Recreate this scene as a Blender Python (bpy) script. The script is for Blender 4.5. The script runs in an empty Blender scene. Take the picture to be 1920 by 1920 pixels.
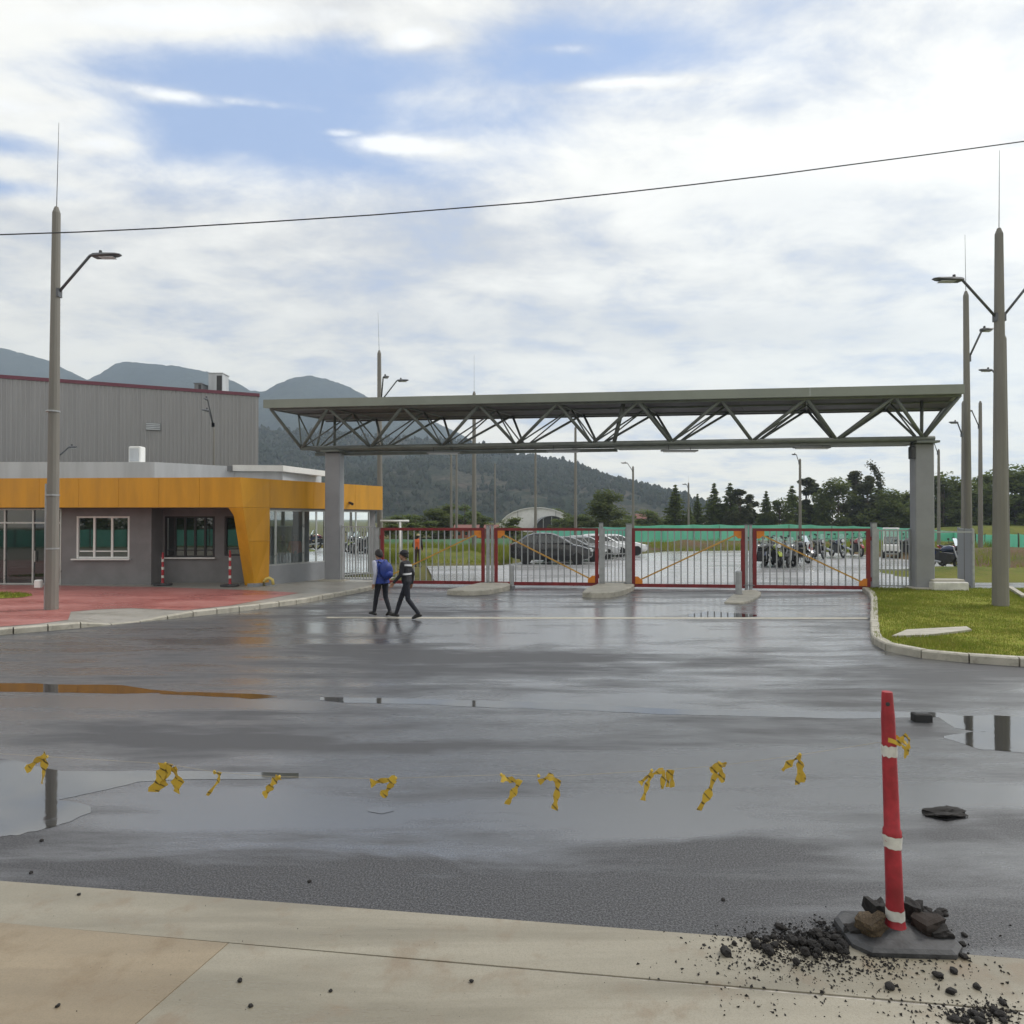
import bpy, bmesh, math, random
import numpy as np
from mathutils import Vector, Matrix, noise as mnoise
random.seed(7)
S = bpy.context.scene
COL = S.collection
PI = math.pi
R = math.radians

# ------------------------------------------------------------------ camera
F = 960 / math.tan(R(37.5))            # focal length in pixels of the 1920 px photograph
PITCH = math.atan(13 / F)
CAMH = 2.5
HAZE = 0.00036                         # density of the air
cam = bpy.data.cameras.new('camera')
cam.angle = R(75); cam.sensor_fit = 'HORIZONTAL'; cam.clip_start = 0.05; cam.clip_end = 9000
co = bpy.data.objects.new('camera', cam); COL.objects.link(co)
co.location = (0, 0, CAMH); co.rotation_euler = (R(90) + PITCH, 0, 0)
S.camera = co

# ------------------------------------------------------------------ sky and sun
SUN_AZ, SUN_EL = R(68), R(46)
SKY_STRENGTH = 0.10
W = bpy.data.worlds.new('World'); S.world = W; W.use_nodes = True
nt = W.node_tree; nt.nodes.clear()
def N(tree, typ, **kw):
    n = tree.nodes.new(typ)
    for k, v in kw.items():
        setattr(n, k, v)
    return n
def setin(tree, sock, val):
    if isinstance(val, bpy.types.NodeSocket): tree.links.new(val, sock)
    elif val is not None: sock.default_value = val
def M_(tree, op, a, b=None, c=None, clamp=False):
    n = N(tree, 'ShaderNodeMath', operation=op, use_clamp=clamp)
    for i, v in enumerate((a, b, c)):
        if v is not None: setin(tree, n.inputs[i], v)
    return n.outputs[0]
def MIX(tree, fac, a, b, blend='MIX'):
    n = N(tree, 'ShaderNodeMix', data_type='RGBA', blend_type=blend)
    setin(tree, n.inputs[0], fac); setin(tree, n.inputs[6], a); setin(tree, n.inputs[7], b)
    return n.outputs[2]
def MR(tree, v, a, b, c=0.0, d=1.0, smooth=True):
    n = N(tree, 'ShaderNodeMapRange', interpolation_type='SMOOTHSTEP' if smooth else 'LINEAR')
    n.clamp = True
    for i, x in enumerate((v, a, b, c, d)): setin(tree, n.inputs[i], x)
    return n.outputs[0]
def NOISE(tree, vec, scale, detail=6, rough=.55, dist=0.0, lac=2.0):
    n = N(tree, 'ShaderNodeTexNoise')
    setin(tree, n.inputs['Vector'], vec); n.inputs['Scale'].default_value = scale
    n.inputs['Detail'].default_value = detail; n.inputs['Roughness'].default_value = rough
    n.inputs['Distortion'].default_value = dist
    return n.outputs[0]
def XYZ(tree, x, y, z):
    n = N(tree, 'ShaderNodeCombineXYZ')
    for i, v in enumerate((x, y, z)): setin(tree, n.inputs[i], v)
    return n.outputs[0]

def build_sky(t):
    sky = N(t, 'ShaderNodeTexSky', sky_type='NISHITA', sun_disc=False, sun_elevation=SUN_EL, sun_rotation=SUN_AZ)
    sky.air_density = 1.0; sky.dust_density = 0.6; sky.ozone_density = 1.5; sky.altitude = 2500
    tc = N(t, 'ShaderNodeTexCoord')
    sep = N(t, 'ShaderNodeSeparateXYZ'); t.links.new(tc.outputs['Generated'], sep.inputs[0])
    x, y, z = sep.outputs
    zz = M_(t, 'MAXIMUM', z, 0.0)
    den = M_(t, 'ADD', zz, 0.16)
    px, py = M_(t, 'DIVIDE', x, den), M_(t, 'DIVIDE', y, den)
    # a high layer of cloud, wind-drawn along x
    pv = XYZ(t, M_(t, 'MULTIPLY', px, 0.95), M_(t, 'MULTIPLY', py, 1.2), 3.7)
    n1 = NOISE(t, pv, 1.05, 9, .56, .35)
    n2 = NOISE(t, XYZ(t, M_(t, 'MULTIPLY', px, 0.75), M_(t, 'MULTIPLY', py, 1.4), 9.1), 2.3, 8, .6, .3)
    n3 = NOISE(t, XYZ(t, px, py, 21.0), 5.5, 6, .6, .2)
    ys = M_(t, 'MAXIMUM', y, 0.12)
    tx, tz = M_(t, 'DIVIDE', x, ys), M_(t, 'DIVIDE', z, ys)
    def lobe(cx, cz, sx, sz, amp, slope=0.0):
        dx = M_(t, 'SUBTRACT', tx, cx)
        dz = M_(t, 'SUBTRACT', M_(t, 'SUBTRACT', tz, cz), M_(t, 'MULTIPLY', dx, slope))
        a = M_(t, 'POWER', M_(t, 'DIVIDE', M_(t, 'ABSOLUTE', dx), sx), 2.0)
        b = M_(t, 'POWER', M_(t, 'DIVIDE', M_(t, 'ABSOLUTE', dz), sz), 2.0)
        return M_(t, 'MULTIPLY', M_(t, 'EXPONENT', M_(t, 'MULTIPLY', M_(t, 'ADD', a, b), -1.0)), amp)
    def pix(u, v): return ((u - 960) / F, (973 - v) / F)
    gaps = None
    for (u, v, su, sv, amp, sl) in [(480, 140, 460, 85, 1.35, 0.0), (520, 235, 400, 110, 1.6, -.03), (0, 262, 160, 30, 1.1, -.15), (20, 350, 140, 20, 1.0, -.1),
                                    (320, 285, 170, 50, 1.0, -.2), (1120, 110, 330, 95, 1.0, 0.05), (900, 240, 240, 90, .85, 0), (700, 130, 150, 40, .35, 0)]:
        cx, cz = pix(u, v)
        g = lobe(cx, cz, su / F, sv / F, amp, sl)
        gaps = g if gaps is None else M_(t, 'MAXIMUM', gaps, g)
    # wisps break the gap up
    wis = M_(t, 'ADD', M_(t, 'MULTIPLY', M_(t, 'SUBTRACT', n1, .5), 1.5), M_(t, 'MULTIPLY', M_(t, 'SUBTRACT', n2, .5), 1.6))
    cum = None
    for (u, v, su, sv, amp, sl) in [(745, 268, 105, 20, 1.3, -.05), (640, 245, 45, 9, .8, -.05), (175, 268, 70, 20, .9, -.05), (300, 170, 130, 14, 1.0, -.18), (480, 190, 110, 9, .8, -.10),
                                    (790, 65, 70, 26, 1.0, .1), (1180, 150, 130, 14, .9, .05), (1060, 85, 60, 14, .7, .0), (330, 25, 420, 34, .8, 0), (30, 205, 120, 34, .9, 0)]:
        cx, cz = pix(u, v)
        g = lobe(cx, cz, su / F, sv / F, amp, sl)
        cum = g if cum is None else M_(t, 'MAXIMUM', cum, g)
    cum = M_(t, 'MULTIPLY', cum, M_(t, 'ADD', -.55, M_(t, 'MULTIPLY', n3, 3.1)))
    n4 = NOISE(t, XYZ(t, M_(t, 'MULTIPLY', px, 0.95), M_(t, 'MULTIPLY', py, 1.15), 33.0), 3.6, 10, .63, .25)
    blue = M_(t, 'SUBTRACT', M_(t, 'SUBTRACT', gaps, M_(t, 'MULTIPLY', wis, .75)), M_(t, 'MULTIPLY', cum, 1.0))
    blue = M_(t, 'SUBTRACT', blue, M_(t, 'MULTIPLY', M_(t, 'SUBTRACT', n4, .5), 2.1))
    blue = MR(t, blue, -.12, 1.2, 0.0, .94)
    # brightness of the cloud sheet: bright billows over blue-grey undersides
    lum = M_(t, 'ADD', M_(t, 'ADD', M_(t, 'MULTIPLY', n1, .42), M_(t, 'MULTIPLY', n2, .28)), M_(t, 'MULTIPLY', n4, .30))
    lum = MR(t, lum, .39, .60)
    cl = MIX(t, lum, (4.15, 4.2, 4.3, 1), (7.2, 7.1, 6.65, 1))
    cl = MIX(t, M_(t, 'MULTIPLY', MR(t, cum, .3, 1.0), .8), cl, (7.4, 7.5, 7.6, 1))
    # grey band low on the right, warm light near the horizon
    cx, cz = pix(1330, 620)
    cx2, cz2 = pix(1500, 380)
    band = M_(t, 'MULTIPLY', M_(t, 'MAXIMUM', lobe(cx, cz, 620 / F, 42 / F, .9, -.02), lobe(cx2, cz2, 170 / F, 60 / F, .35, 0)), M_(t, 'ADD', .35, n2))
    cl = MIX(t, M_(t, 'MULTIPLY', band, .8), cl, (3.5, 3.7, 4.1, 1))
    warm = MR(t, z, .02, .42, .9, 0.0)
    cl = MIX(t, M_(t, 'MULTIPLY', warm, MR(t, n4, .3, .62, .35, 1.0)), cl, (7.3, 7.0, 6.0, 1))
    # the veiled sun brightens the cloud round it
    sdir = (math.sin(SUN_AZ) * math.cos(SUN_EL), math.cos(SUN_AZ) * math.cos(SUN_EL), math.sin(SUN_EL))
    dp = N(t, 'ShaderNodeVectorMath', operation='DOT_PRODUCT'); t.links.new(tc.outputs['Generated'], dp.inputs[0]); dp.inputs[1].default_value = sdir
    glow = M_(t, 'POWER', M_(t, 'MAXIMUM', dp.outputs['Value'], 0.0), 5.0)
    cl = MIX(t, 1.0, cl, XYZ(t, M_(t, 'ADD', 1.0, M_(t, 'MULTIPLY', glow, .13)), M_(t, 'ADD', 1.0, M_(t, 'MULTIPLY', glow, .125)), M_(t, 'ADD', 1.0, M_(t, 'MULTIPLY', glow, .11))), 'MULTIPLY')
    skyc = MIX(t, .75, sky.outputs[0], (2.3, 3.4, 5.7, 1))       # thin high veil over the clear air
    out = MIX(t, blue, cl, skyc)
    bg = N(t, 'ShaderNodeBackground'); bg.inputs['Strength'].default_value = SKY_STRENGTH
    t.links.new(out, bg.inputs['Color'])
    o = N(t, 'ShaderNodeOutputWorld'); t.links.new(bg.outputs[0], o.inputs['Surface'])
build_sky(nt)
sl = bpy.data.lights.new('sun', 'SUN'); sl.energy = 1.5; sl.angle = R(18); sl.color = (1, .96, .9)
so = bpy.data.objects.new('sun', sl); COL.objects.link(so)
_sd = Vector((math.sin(SUN_AZ) * math.cos(SUN_EL), math.cos(SUN_AZ) * math.cos(SUN_EL), math.sin(SUN_EL)))
so.rotation_euler = _sd.to_track_quat('Z', 'Y').to_euler()
so.location = _sd * 200

S.view_settings.view_transform = 'Standard'
S.view_settings.look = 'None'
S.view_settings.exposure = 0.64
S.view_settings.gamma = 1.0
S.view_settings.use_curve_mapping = False
S.render.engine = 'CYCLES'
S.cycles.max_bounces = 6
S.cycles.volume_bounces = 2
S.cycles.transparent_max_bounces = 12
S.cycles.use_denoising = True

# ------------------------------------------------------------------ pixel -> place
def ray(u, v):
    dx, dz = (u - 960) / F, (960 - v) / F
    return Vector((dx, math.cos(PITCH) - math.sin(PITCH) * dz, math.sin(PITCH) + math.cos(PITCH) * dz))
def at(u, v, Y):
    d = ray(u, v); k = Y / d.y
    return Vector((d.x * k, Y, CAMH + d.z * k))
def gr(u, v, z=0.0):
    d = ray(u, v); k = (z - CAMH) / d.z
    return Vector((d.x * k, d.y * k, z))

# ------------------------------------------------------------------ mesh helpers
class MB:
    def __init__(s): s.v = []; s.f = []; s.m = []
    def add(s, vs, fs, m=0):
        o = len(s.v); s.v += [tuple(p) for p in vs]
        for f in fs: s.f.append(tuple(i + o for i in f)); s.m.append(m)
        return s
    def box(s, c, d, rz=0.0, m=0):
        hx, hy, hz = d[0] / 2, d[1] / 2, d[2] / 2
        cs, sn = math.cos(rz), math.sin(rz)
        P = []
        for sz in (-1, 1):
            for sx, sy in ((-1, -1), (1, -1), (1, 1), (-1, 1)):
                x, y = sx * hx, sy * hy
                P.append((c[0] + x * cs - y * sn, c[1] + x * sn + y * cs, c[2] + sz * hz))
        return s.add(P, [(3, 2, 1, 0), (4, 5, 6, 7), (0, 1, 5, 4), (1, 2, 6, 5), (2, 3, 7, 6), (3, 0, 4, 7)], m)
    def bevbox(s, c, d, b, rz=0.0, m=0):      # box with chamfered vertical and top edges
        hx, hy, hz = d[0] / 2, d[1] / 2, d[2] / 2
        cs, sn = math.cos(rz), math.sin(rz)
        rings = []
        for z, i in ((-hz, 0), (hz - b, 0), (hz, b)):
            ring = []
            for x, y in ((-hx + b, -hy), (hx - b, -hy), (hx, -hy + b), (hx, hy - b), (hx - b, hy), (-hx + b, hy), (-hx, hy - b), (-hx, -hy + b)):
                x *= (hx - i) / hx; y *= (hy - i) / hy
                ring.append((c[0] + x * cs - y * sn, c[1] + x * sn + y * cs, c[2] + z))
            rings.append(ring)
        return s.loft(rings, True, True, m)
    def loft(s, rings, cap0=True, cap1=True, m=0, closed=True):
        n = len(rings[0]); P = [p for r in rings for p in r]; Fc = []
        for i in range(len(rings) - 1):
            for j in range(n if closed else n - 1):
                k = (j + 1) % n
                Fc.append((i * n + j, i * n + k, (i + 1) * n + k, (i + 1) * n + j))
        if cap0: Fc.append(tuple(reversed(range(n))))
        if cap1: Fc.append(tuple((len(rings) - 1) * n + j for j in range(n)))
        return s.add(P, Fc, m)
    def frame(s, p, q, up=(0, 0, 1)):
        d = (Vector(q) - Vector(p)).normalized(); u = Vector(up)
        if abs(d.dot(u)) > .98: u = Vector((1, 0, 0))
        a = d.cross(u).normalized(); b = a.cross(d).normalized()
        return d, a, b
    def beam(s, p, q, w, h, m=0, up=(0, 0, 1)):
        d, a, b = s.frame(p, q, up)
        R_ = [[Vector(o) + a * (sx * w / 2) + b * (sz * h / 2) for sx, sz in ((-1, -1), (1, -1), (1, 1), (-1, 1))] for o in (p, q)]
        return s.loft(R_, True, True, m)
    def tube(s, p, q, r0, r1=None, n=8, m=0):
        r1 = r0 if r1 is None else r1
        d, a, b = s.frame(p, q)
        R_ = [[Vector(o) + a * (r * math.cos(2 * PI * k / n)) + b * (r * math.sin(2 * PI * k / n)) for k in range(n)] for o, r in ((p, r0), (q, r1))]
        return s.loft(R_, True, True, m)
    def path(s, pts, r, n=6, m=0):
        pts = [Vector(p) for p in pts]; rs = r if isinstance(r, (list, tuple)) else [r] * len(pts)
        rings = []
        for i, p in enumerate(pts):
            a0 = pts[max(0, i - 1)]; a1 = pts[min(len(pts) - 1, i + 1)]
            d, a, b = s.frame(a0, a1)
            rings.append([p + a * (rs[i] * math.cos(2 * PI * k / n)) + b * (rs[i] * math.sin(2 * PI * k / n)) for k in range(n)])
        return s.loft(rings, True, True, m)
    def lathe(s, prof, n=16, c=(0, 0, 0), m=0, axis='z'):
        rings = []
        for r, z in prof:
            ring = []
            for k in range(n):
                x, y = r * math.cos(2 * PI * k / n), r * math.sin(2 * PI * k / n)
                if axis == 'z': ring.append((c[0] + x, c[1] + y, c[2] + z))
                elif axis == 'y': ring.append((c[0] + x, c[1] + z, c[2] - y))
                else: ring.append((c[0] + z, c[1] + x, c[2] + y))
            rings.append(ring)
        return s.loft(rings, True, True, m)
    def prism(s, poly, z0, z1, m=0):
        a = sum(poly[i][0] * poly[(i + 1) % len(poly)][1] - poly[(i + 1) % len(poly)][0] * poly[i][1] for i in range(len(poly)))
        if a < 0: poly = list(reversed(poly))
        return s.loft([[(p[0], p[1], z) for p in poly] for z in (z0, z1)], True, True, m)
    def quad(s, a, b, c, d, m=0): return s.add([a, b, c, d], [(0, 1, 2, 3)], m)
    def ball(s, c, r, n=10, m=0):
        r = (r, r, r) if isinstance(r, (int, float)) else r
        rings = []
        for i in range(1, n // 2 + 1):
            ph = PI * i / (n // 2 + 1)
            rings.append([(c[0] + r[0] * math.sin(ph) * math.cos(2 * PI * k / n), c[1] + r[1] * math.sin(ph) * math.sin(2 * PI * k / n), c[2] - r[2] * math.cos(ph)) for k in range(n)])
        return s.loft(rings, True, True, m)
    def build(s, name, mat, parent=None, world=False, smooth=False, loc=None):
        me = bpy.data.meshes.new(name)
        vs = s.v
        if world and parent is not None:
            o = Vector((0, 0, 0)); p = parent
            while p is not None: o += p.location; p = p.parent
            vs = [(x - o.x, y - o.y, z - o.z) for x, y, z in vs]
        me.from_pydata(vs, [], s.f)
        mats = mat if isinstance(mat, (list, tuple)) else [mat]
        for mm in mats: me.materials.append(mm)
        if len(mats) > 1: me.polygons.foreach_set('material_index', s.m)
        if smooth: me.polygons.foreach_set('use_smooth', [True] * len(me.polygons))
        me.update()
        ob = bpy.data.objects.new(name, me); COL.objects.link(ob)
        if parent is not None: ob.parent = parent
        if loc is not None: ob.location = loc
        return ob
def autosmooth(ob, ang=35):
    me = ob.data
    bm = bmesh.new(); bm.from_mesh(me)
    for f in bm.faces: f.smooth = True
    for e in bm.edges:
        if len(e.link_faces) == 2 and e.calc_face_angle(0) > R(ang): e.smooth = False
    bm.to_mesh(me); bm.free(); return ob
def tag(o, label=None, cat=None, group=None, kind=None):
    if label: o['label'] = label
    if cat: o['category'] = cat
    if group: o['group'] = group
    if kind: o['kind'] = kind
    return o
def thing(name, label, cat, loc=(0, 0, 0), rz=0.0, group=None):
    o = bpy.data.objects.new(name, None); COL.objects.link(o)
    o.location = loc; o.rotation_euler = (0, 0, rz); o.empty_display_size = .2
    return tag(o, label, cat, group)
def share(name, src, parent=None, loc=(0, 0, 0), rot=(0, 0, 0), scale=(1, 1, 1)):
    ob = bpy.data.objects.new(name, src if isinstance(src, bpy.types.Mesh) else src.data); COL.objects.link(ob)
    ob.parent = parent; ob.location = loc; ob.rotation_euler = rot; ob.scale = scale
    return ob
def dup(root, loc, rz=None, label=None, scale=None):
    kids = [o for o in bpy.data.objects if o.parent == root]
    r = root.copy(); COL.objects.link(r); r.location = loc
    if rz is not None: r.rotation_euler = (0, 0, rz)
    if scale is not None: r.scale = scale
    if label: r['label'] = label
    for ch in kids:
        c = ch.copy(); COL.objects.link(c); c.parent = r
        for g in [o for o in bpy.data.objects if o.parent == ch]:
            d = g.copy(); COL.objects.link(d); d.parent = c
    return r

# ------------------------------------------------------------------ materials
def new_mat(name):
    m = bpy.data.materials.new(name); m.use_nodes = True
    t = m.node_tree; b = t.nodes['Principled BSDF']
    return m, t, b
def objco(t, scale=(1, 1, 1), src='Object'):
    tc = N(t, 'ShaderNodeTexCoord'); mp = N(t, 'ShaderNodeMapping'); mp.inputs['Scale'].default_value = scale
    t.links.new(tc.outputs[src], mp.inputs[0]); return mp.outputs[0]
def worldco(t, scale=(1, 1, 1)):
    g = N(t, 'ShaderNodeNewGeometry'); mp = N(t, 'ShaderNodeMapping'); mp.inputs['Scale'].default_value = scale
    t.links.new(g.outputs['Position'], mp.inputs[0]); return mp.outputs[0]
def bump(t, b, h, strength=.3, dist=.01):
    n = N(t, 'ShaderNodeBump'); n.inputs['Strength'].default_value = strength; n.inputs['Distance'].default_value = dist
    t.links.new(h, n.inputs['Height']); t.links.new(n.outputs[0], b.inputs['Normal'])
def mat(name, c, rough=.6, var=.25, scale=3.0, metal=0.0, bmp=0.0, bscale=60, stretch=(1, 1, 1), c2=None, spec=.5, coat=0.0, rvar=.12, fine=.0):
    m, t, b = new_mat(name)
    v = objco(t, stretch)
    n = NOISE(t, v, scale, 5, .6)
    f = MR(t, n, .3, .7)
    lo = tuple(x * (1 - var) for x in c) + (1,)
    hi = (tuple(min(1, x * (1 + var)) for x in c) if c2 is None else tuple(c2)) + (1,)
    col = MIX(t, f, lo, hi)
    if fine:
        n2 = NOISE(t, v, bscale, 3, .6)
        col = MIX(t, MR(t, n2, .35, .65, 0, fine), col, tuple(x * .45 for x in c) + (1,))
    t.links.new(col, b.inputs['Base Color'])
    t.links.new(MR(t, n, .3, .7, max(.02, rough - rvar), min(1, rough + rvar), False), b.inputs['Roughness'])
    b.inputs['Metallic'].default_value = metal
    b.inputs['Specular IOR Level'].default_value = spec
    if coat: b.inputs['Coat Weight'].default_value = coat; b.inputs['Coat Roughness'].default_value = .05
    if bmp: bump(t, b, NOISE(t, v, bscale, 4, .6), bmp, .01)
    return m
# ------------------------------------------------------------------ ground materials
def asphalt_mat():
    m, t, b = new_mat('wet_asphalt')
    P = worldco(t)
    # water film: broad streaks left by tyres and run-off, lying across the view, plus blotches
    s1 = NOISE(t, worldco(t, (.20, 1.5, 1)), .9, 6, .58, .5)
    s2 = NOISE(t, worldco(t, (.6, 2.4, 1)), 1.0, 7, .66, .3)
    s3 = NOISE(t, worldco(t, (.11, .46, 1)), 1.0, 4, .55, .5)
    w = M_(t, 'ADD', M_(t, 'ADD', M_(t, 'MULTIPLY', s1, .42), M_(t, 'MULTIPLY', s2, .25)), M_(t, 'MULTIPLY', s3, .38))
    sp = N(t, 'ShaderNodeSeparateXYZ'); t.links.new(P, sp.inputs[0])
    edge = M_(t, 'SUBTRACT', sp.outputs[1], M_(t, 'ADD', 4.18, M_(t, 'MULTIPLY', sp.outputs[0], -.125)))
    big = NOISE(t, worldco(t, (.35, .9, 1)), 1.0, 4, .6, .8)
    w = M_(t, 'ADD', w, M_(t, 'MULTIPLY', M_(t, 'SUBTRACT', big, .5), .22))
    w = M_(t, 'SUBTRACT', w, MR(t, edge, .1, 1.3, .05, 0.0))          # the lip along the concrete has drained
    # hollows where water stands, and backs that have drained (centre x, y, half widths, amount)
    for hx, hy, hw, hd, am in ((-2.6, 6.0, 1.7, .55, .16), (.3, 5.75, 1.2, .16, .13), (1.6, 5.4, .9, .16, .12), (3.4, 6.9, 2.2, .5, .12), (-.6, 5.05, .9, .10, .10), (2.2, 9.0, 3.6, .4, .10), (-5.0, 9.2, 3.0, .4, .08), (2.0, 14.5, 6.0, 1.6, .10), (5.0, 19.0, 6.0, 1.6, .08),
                               (-1.6, 4.7, 1.9, .22, -.10), (1.5, 4.95, .75, .33, -.10), (-.8, 7.3, 2.6, .3, -.055), (1.9, 6.3, .8, .18, -.05), (-3.6, 7.6, 1.8, .3, -.05), (0, 11.6, 5.5, .5, -.04)):
        ax_ = M_(t, 'POWER', M_(t, 'ABSOLUTE', M_(t, 'DIVIDE', M_(t, 'SUBTRACT', sp.outputs[0], hx), hw)), 2.0)
        ay_ = M_(t, 'POWER', M_(t, 'ABSOLUTE', M_(t, 'DIVIDE', M_(t, 'SUBTRACT', M_(t, 'ADD', sp.outputs[1], M_(t, 'MULTIPLY', M_(t, 'SUBTRACT', big, .5), .8)), hy), hd)), 2.0)
        w = M_(t, 'ADD', w, M_(t, 'MULTIPLY', M_(t, 'EXPONENT', M_(t, 'MULTIPLY', M_(t, 'ADD', ax_, ay_), -1.0)), am))
    wet = MR(t, w, .42, .61)
    grain = NOISE(t, P, 75, 5, .78)
    vor = N(t, 'ShaderNodeTexVoronoi'); t.links.new(P, vor.inputs['Vector']); vor.inputs['Scale'].default_value = 95
    stone = MR(t, vor.outputs['Distance'], .05, .45)
    dry = MIX(t, MR(t, grain, .42, .62), (.018, .018, .021, 1), (.125, .125, .130, 1))
    wetc = MIX(t, MR(t, grain, .38, .66), (.024, .025, .029, 1), (.095, .096, .104, 1))
    t.links.new(MIX(t, wet, dry, wetc), b.inputs['Base Color'])
    rough = M_(t, 'ADD', MR(t, wet, 0, 1, .50, .24, False), M_(t, 'MULTIPLY', M_(t, 'SUBTRACT', grain, .5), .25))
    t.links.new(rough, b.inputs['Roughness'])
    b.inputs['IOR'].default_value = 1.45
    n = N(t, 'ShaderNodeBump'); n.inputs['Distance'].default_value = .009
    t.links.new(MR(t, wet, 0, 1, .75, .30, False), n.inputs['Strength'])
    h = M_(t, 'ADD', M_(t, 'MULTIPLY', grain, .6), M_(t, 'MULTIPLY', stone, .4))
    t.links.new(h, n.inputs['Height']); t.links.new(n.outputs[0], b.inputs['Normal'])
    # the film itself
    t.links.new(MR(t, wet, 0.1, 1, .06, 1.0, False), b.inputs['Coat Weight'])
    b.inputs['Coat IOR'].default_value = 2.15
    t.links.new(MR(t, wet, 0, 1, .45, .20, False), b.inputs['Coat Roughness'])
    n2 = N(t, 'ShaderNodeBump'); n2.inputs['Distance'].default_value = .004; n2.inputs['Strength'].default_value = .18
    t.links.new(grain, n2.inputs['Height']); t.links.new(n2.outputs[0], b.inputs['Coat Normal'])
    return m
def carpark_mat():
    m, t, b = new_mat('wet_car_park')
    P = worldco(t)
    s = NOISE(t, worldco(t, (.12, .3, 1)), 1.0, 4, .55, .3)
    g = NOISE(t, P, 30, 3, .6)
    t.links.new(MIX(t, g, (.30, .30, .305, 1), (.36, .36, .365, 1)), b.inputs['Base Color'])
    t.links.new(MR(t, s, .35, .65, .18, .34), b.inputs['Roughness'])
    return m
def water_mat():
    m, t, b = new_mat('puddle_water')
    b.inputs['Base Color'].default_value = (.022, .022, .023, 1)
    n = NOISE(t, worldco(t), 3, 3, .5)
    t.links.new(MR(t, n, .3, .7, .015, .05, False), b.inputs['Roughness'])
    b.inputs['IOR'].default_value = 3.4
    bump(t, b, NOISE(t, worldco(t, (1, 2.2, 1)), 5, 3, .5), .04, .006)
    return m
def concrete_mat(name, lo, hi, stain=(.20, .15, .10), rough=.62, sc=1.0, wetamt=.35):
    m, t, b = new_mat(name)
    P = worldco(t)
    a = NOISE(t, worldco(t, (.22, 1.9, 1)), 1.3 * sc, 6, .62, .5)
    c = NOISE(t, P, 2.6 * sc, 6, .65, .3)
    g = NOISE(t, P, 130, 3, .6)
    col = MIX(t, MR(t, a, .32, .68), lo + (1,), hi + (1,))
    col = MIX(t, MR(t, c, .50, .70, 0, .7), col, stain + (1,))
    col = MIX(t, MR(t, g, .40, .7, 0, .25), col, tuple(x * .55 for x in lo) + (1,))
    t.links.new(col, b.inputs['Base Color'])
    t.links.new(MR(t, a, .35, .65, rough - wetamt, rough, False), b.inputs['Roughness'])
    bump(t, b, M_(t, 'ADD', g, M_(t, 'MULTIPLY', c, 1.5)), .25, .004)
    return m
def paver_mat():
    m, t, b = new_mat('red_pavers')
    P = worldco(t)
    br = N(t, 'ShaderNodeTexBrick'); t.links.new(P, br.inputs['Vector'])
    br.inputs['Scale'].default_value = 1.0; br.inputs['Brick Width'].default_value = .2; br.inputs['Row Height'].default_value = .1
    br.inputs['Mortar Size'].default_value = .005
    br.inputs['Color1'].default_value = (.30, .085, .075, 1); br.inputs['Color2'].default_value = (.40, .13, .115, 1); br.inputs['Mortar'].default_value = (.22, .10, .09, 1)
    n = NOISE(t, worldco(t, (.3, .8, 1)), 1.1, 5, .6, .3)
    col = MIX(t, MR(t, n, .4, .66, 0, .55), br.outputs['Color'], (.42, .20, .18, 1))
    t.links.new(col, b.inputs['Base Color'])
    t.links.new(MR(t, n, .35, .65, .22, .5, False), b.inputs['Roughness'])
    bump(t, b, br.outputs['Fac'], -.3, .004)
    return m
def field_mat(name, a, b_, c, s=.25):
    m, t, b = new_mat(name)
    n = NOISE(t, worldco(t), s, 6, .65, .4); n2 = NOISE(t, worldco(t), s * 14, 5, .7)
    col = MIX(t, MR(t, n, .36, .62), a + (1,), b_ + (1,))
    col = MIX(t, MR(t, n2, .42, .66, 0, .7), col, c + (1,))
    t.links.new(col, b.inputs['Base Color']); b.inputs['Roughness'].default_value = .95; b.inputs['Specular IOR Level'].default_value = .1
    bump(t, b, n2, .6, .08)
    return m
m_asphalt = asphalt_mat(); m_lot = carpark_mat(); m_water = water_mat(); m_paver = paver_mat()
m_slab_tan = concrete_mat('tan_concrete', (.22, .175, .115), (.32, .26, .18), (.20, .145, .085))
m_slab_grey = concrete_mat('grey_concrete', (.215, .192, .142), (.33, .302, .24), (.22, .165, .11))
m_kerb = concrete_mat('kerb_concrete', (.36, .34, .28), (.50, .47, .40), (.22, .20, .16), .7, 2.0, .1)
m_walk = concrete_mat('grey_paving', (.25, .24, .21), (.33, .31, .28), (.18, .17, .14), .6, 1.0, .25)
m_joint = mat('joint_filler', (.44, .41, .36), .8, .3, 8)
m_field = field_mat('field', (.060, .075, .022), (.115, .115, .035), (.16, .12, .055), .12)
m_turf = field_mat('turf', (.17, .22, .025), (.25, .28, .04), (.30, .23, .07), .8)

# ------------------------------------------------------------------ ground sheets
def structure(name, mb, mt, smooth=False):
    o = mb.build(name, mt, smooth=smooth); o['kind'] = 'structure'; return o
g = MB(); g.quad((-1990, -140, -.06), (1990, -140, -.06), (1990, 2020, -.06), (-1990, 2020, -.06)); structure('ground', g, m_field)
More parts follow.
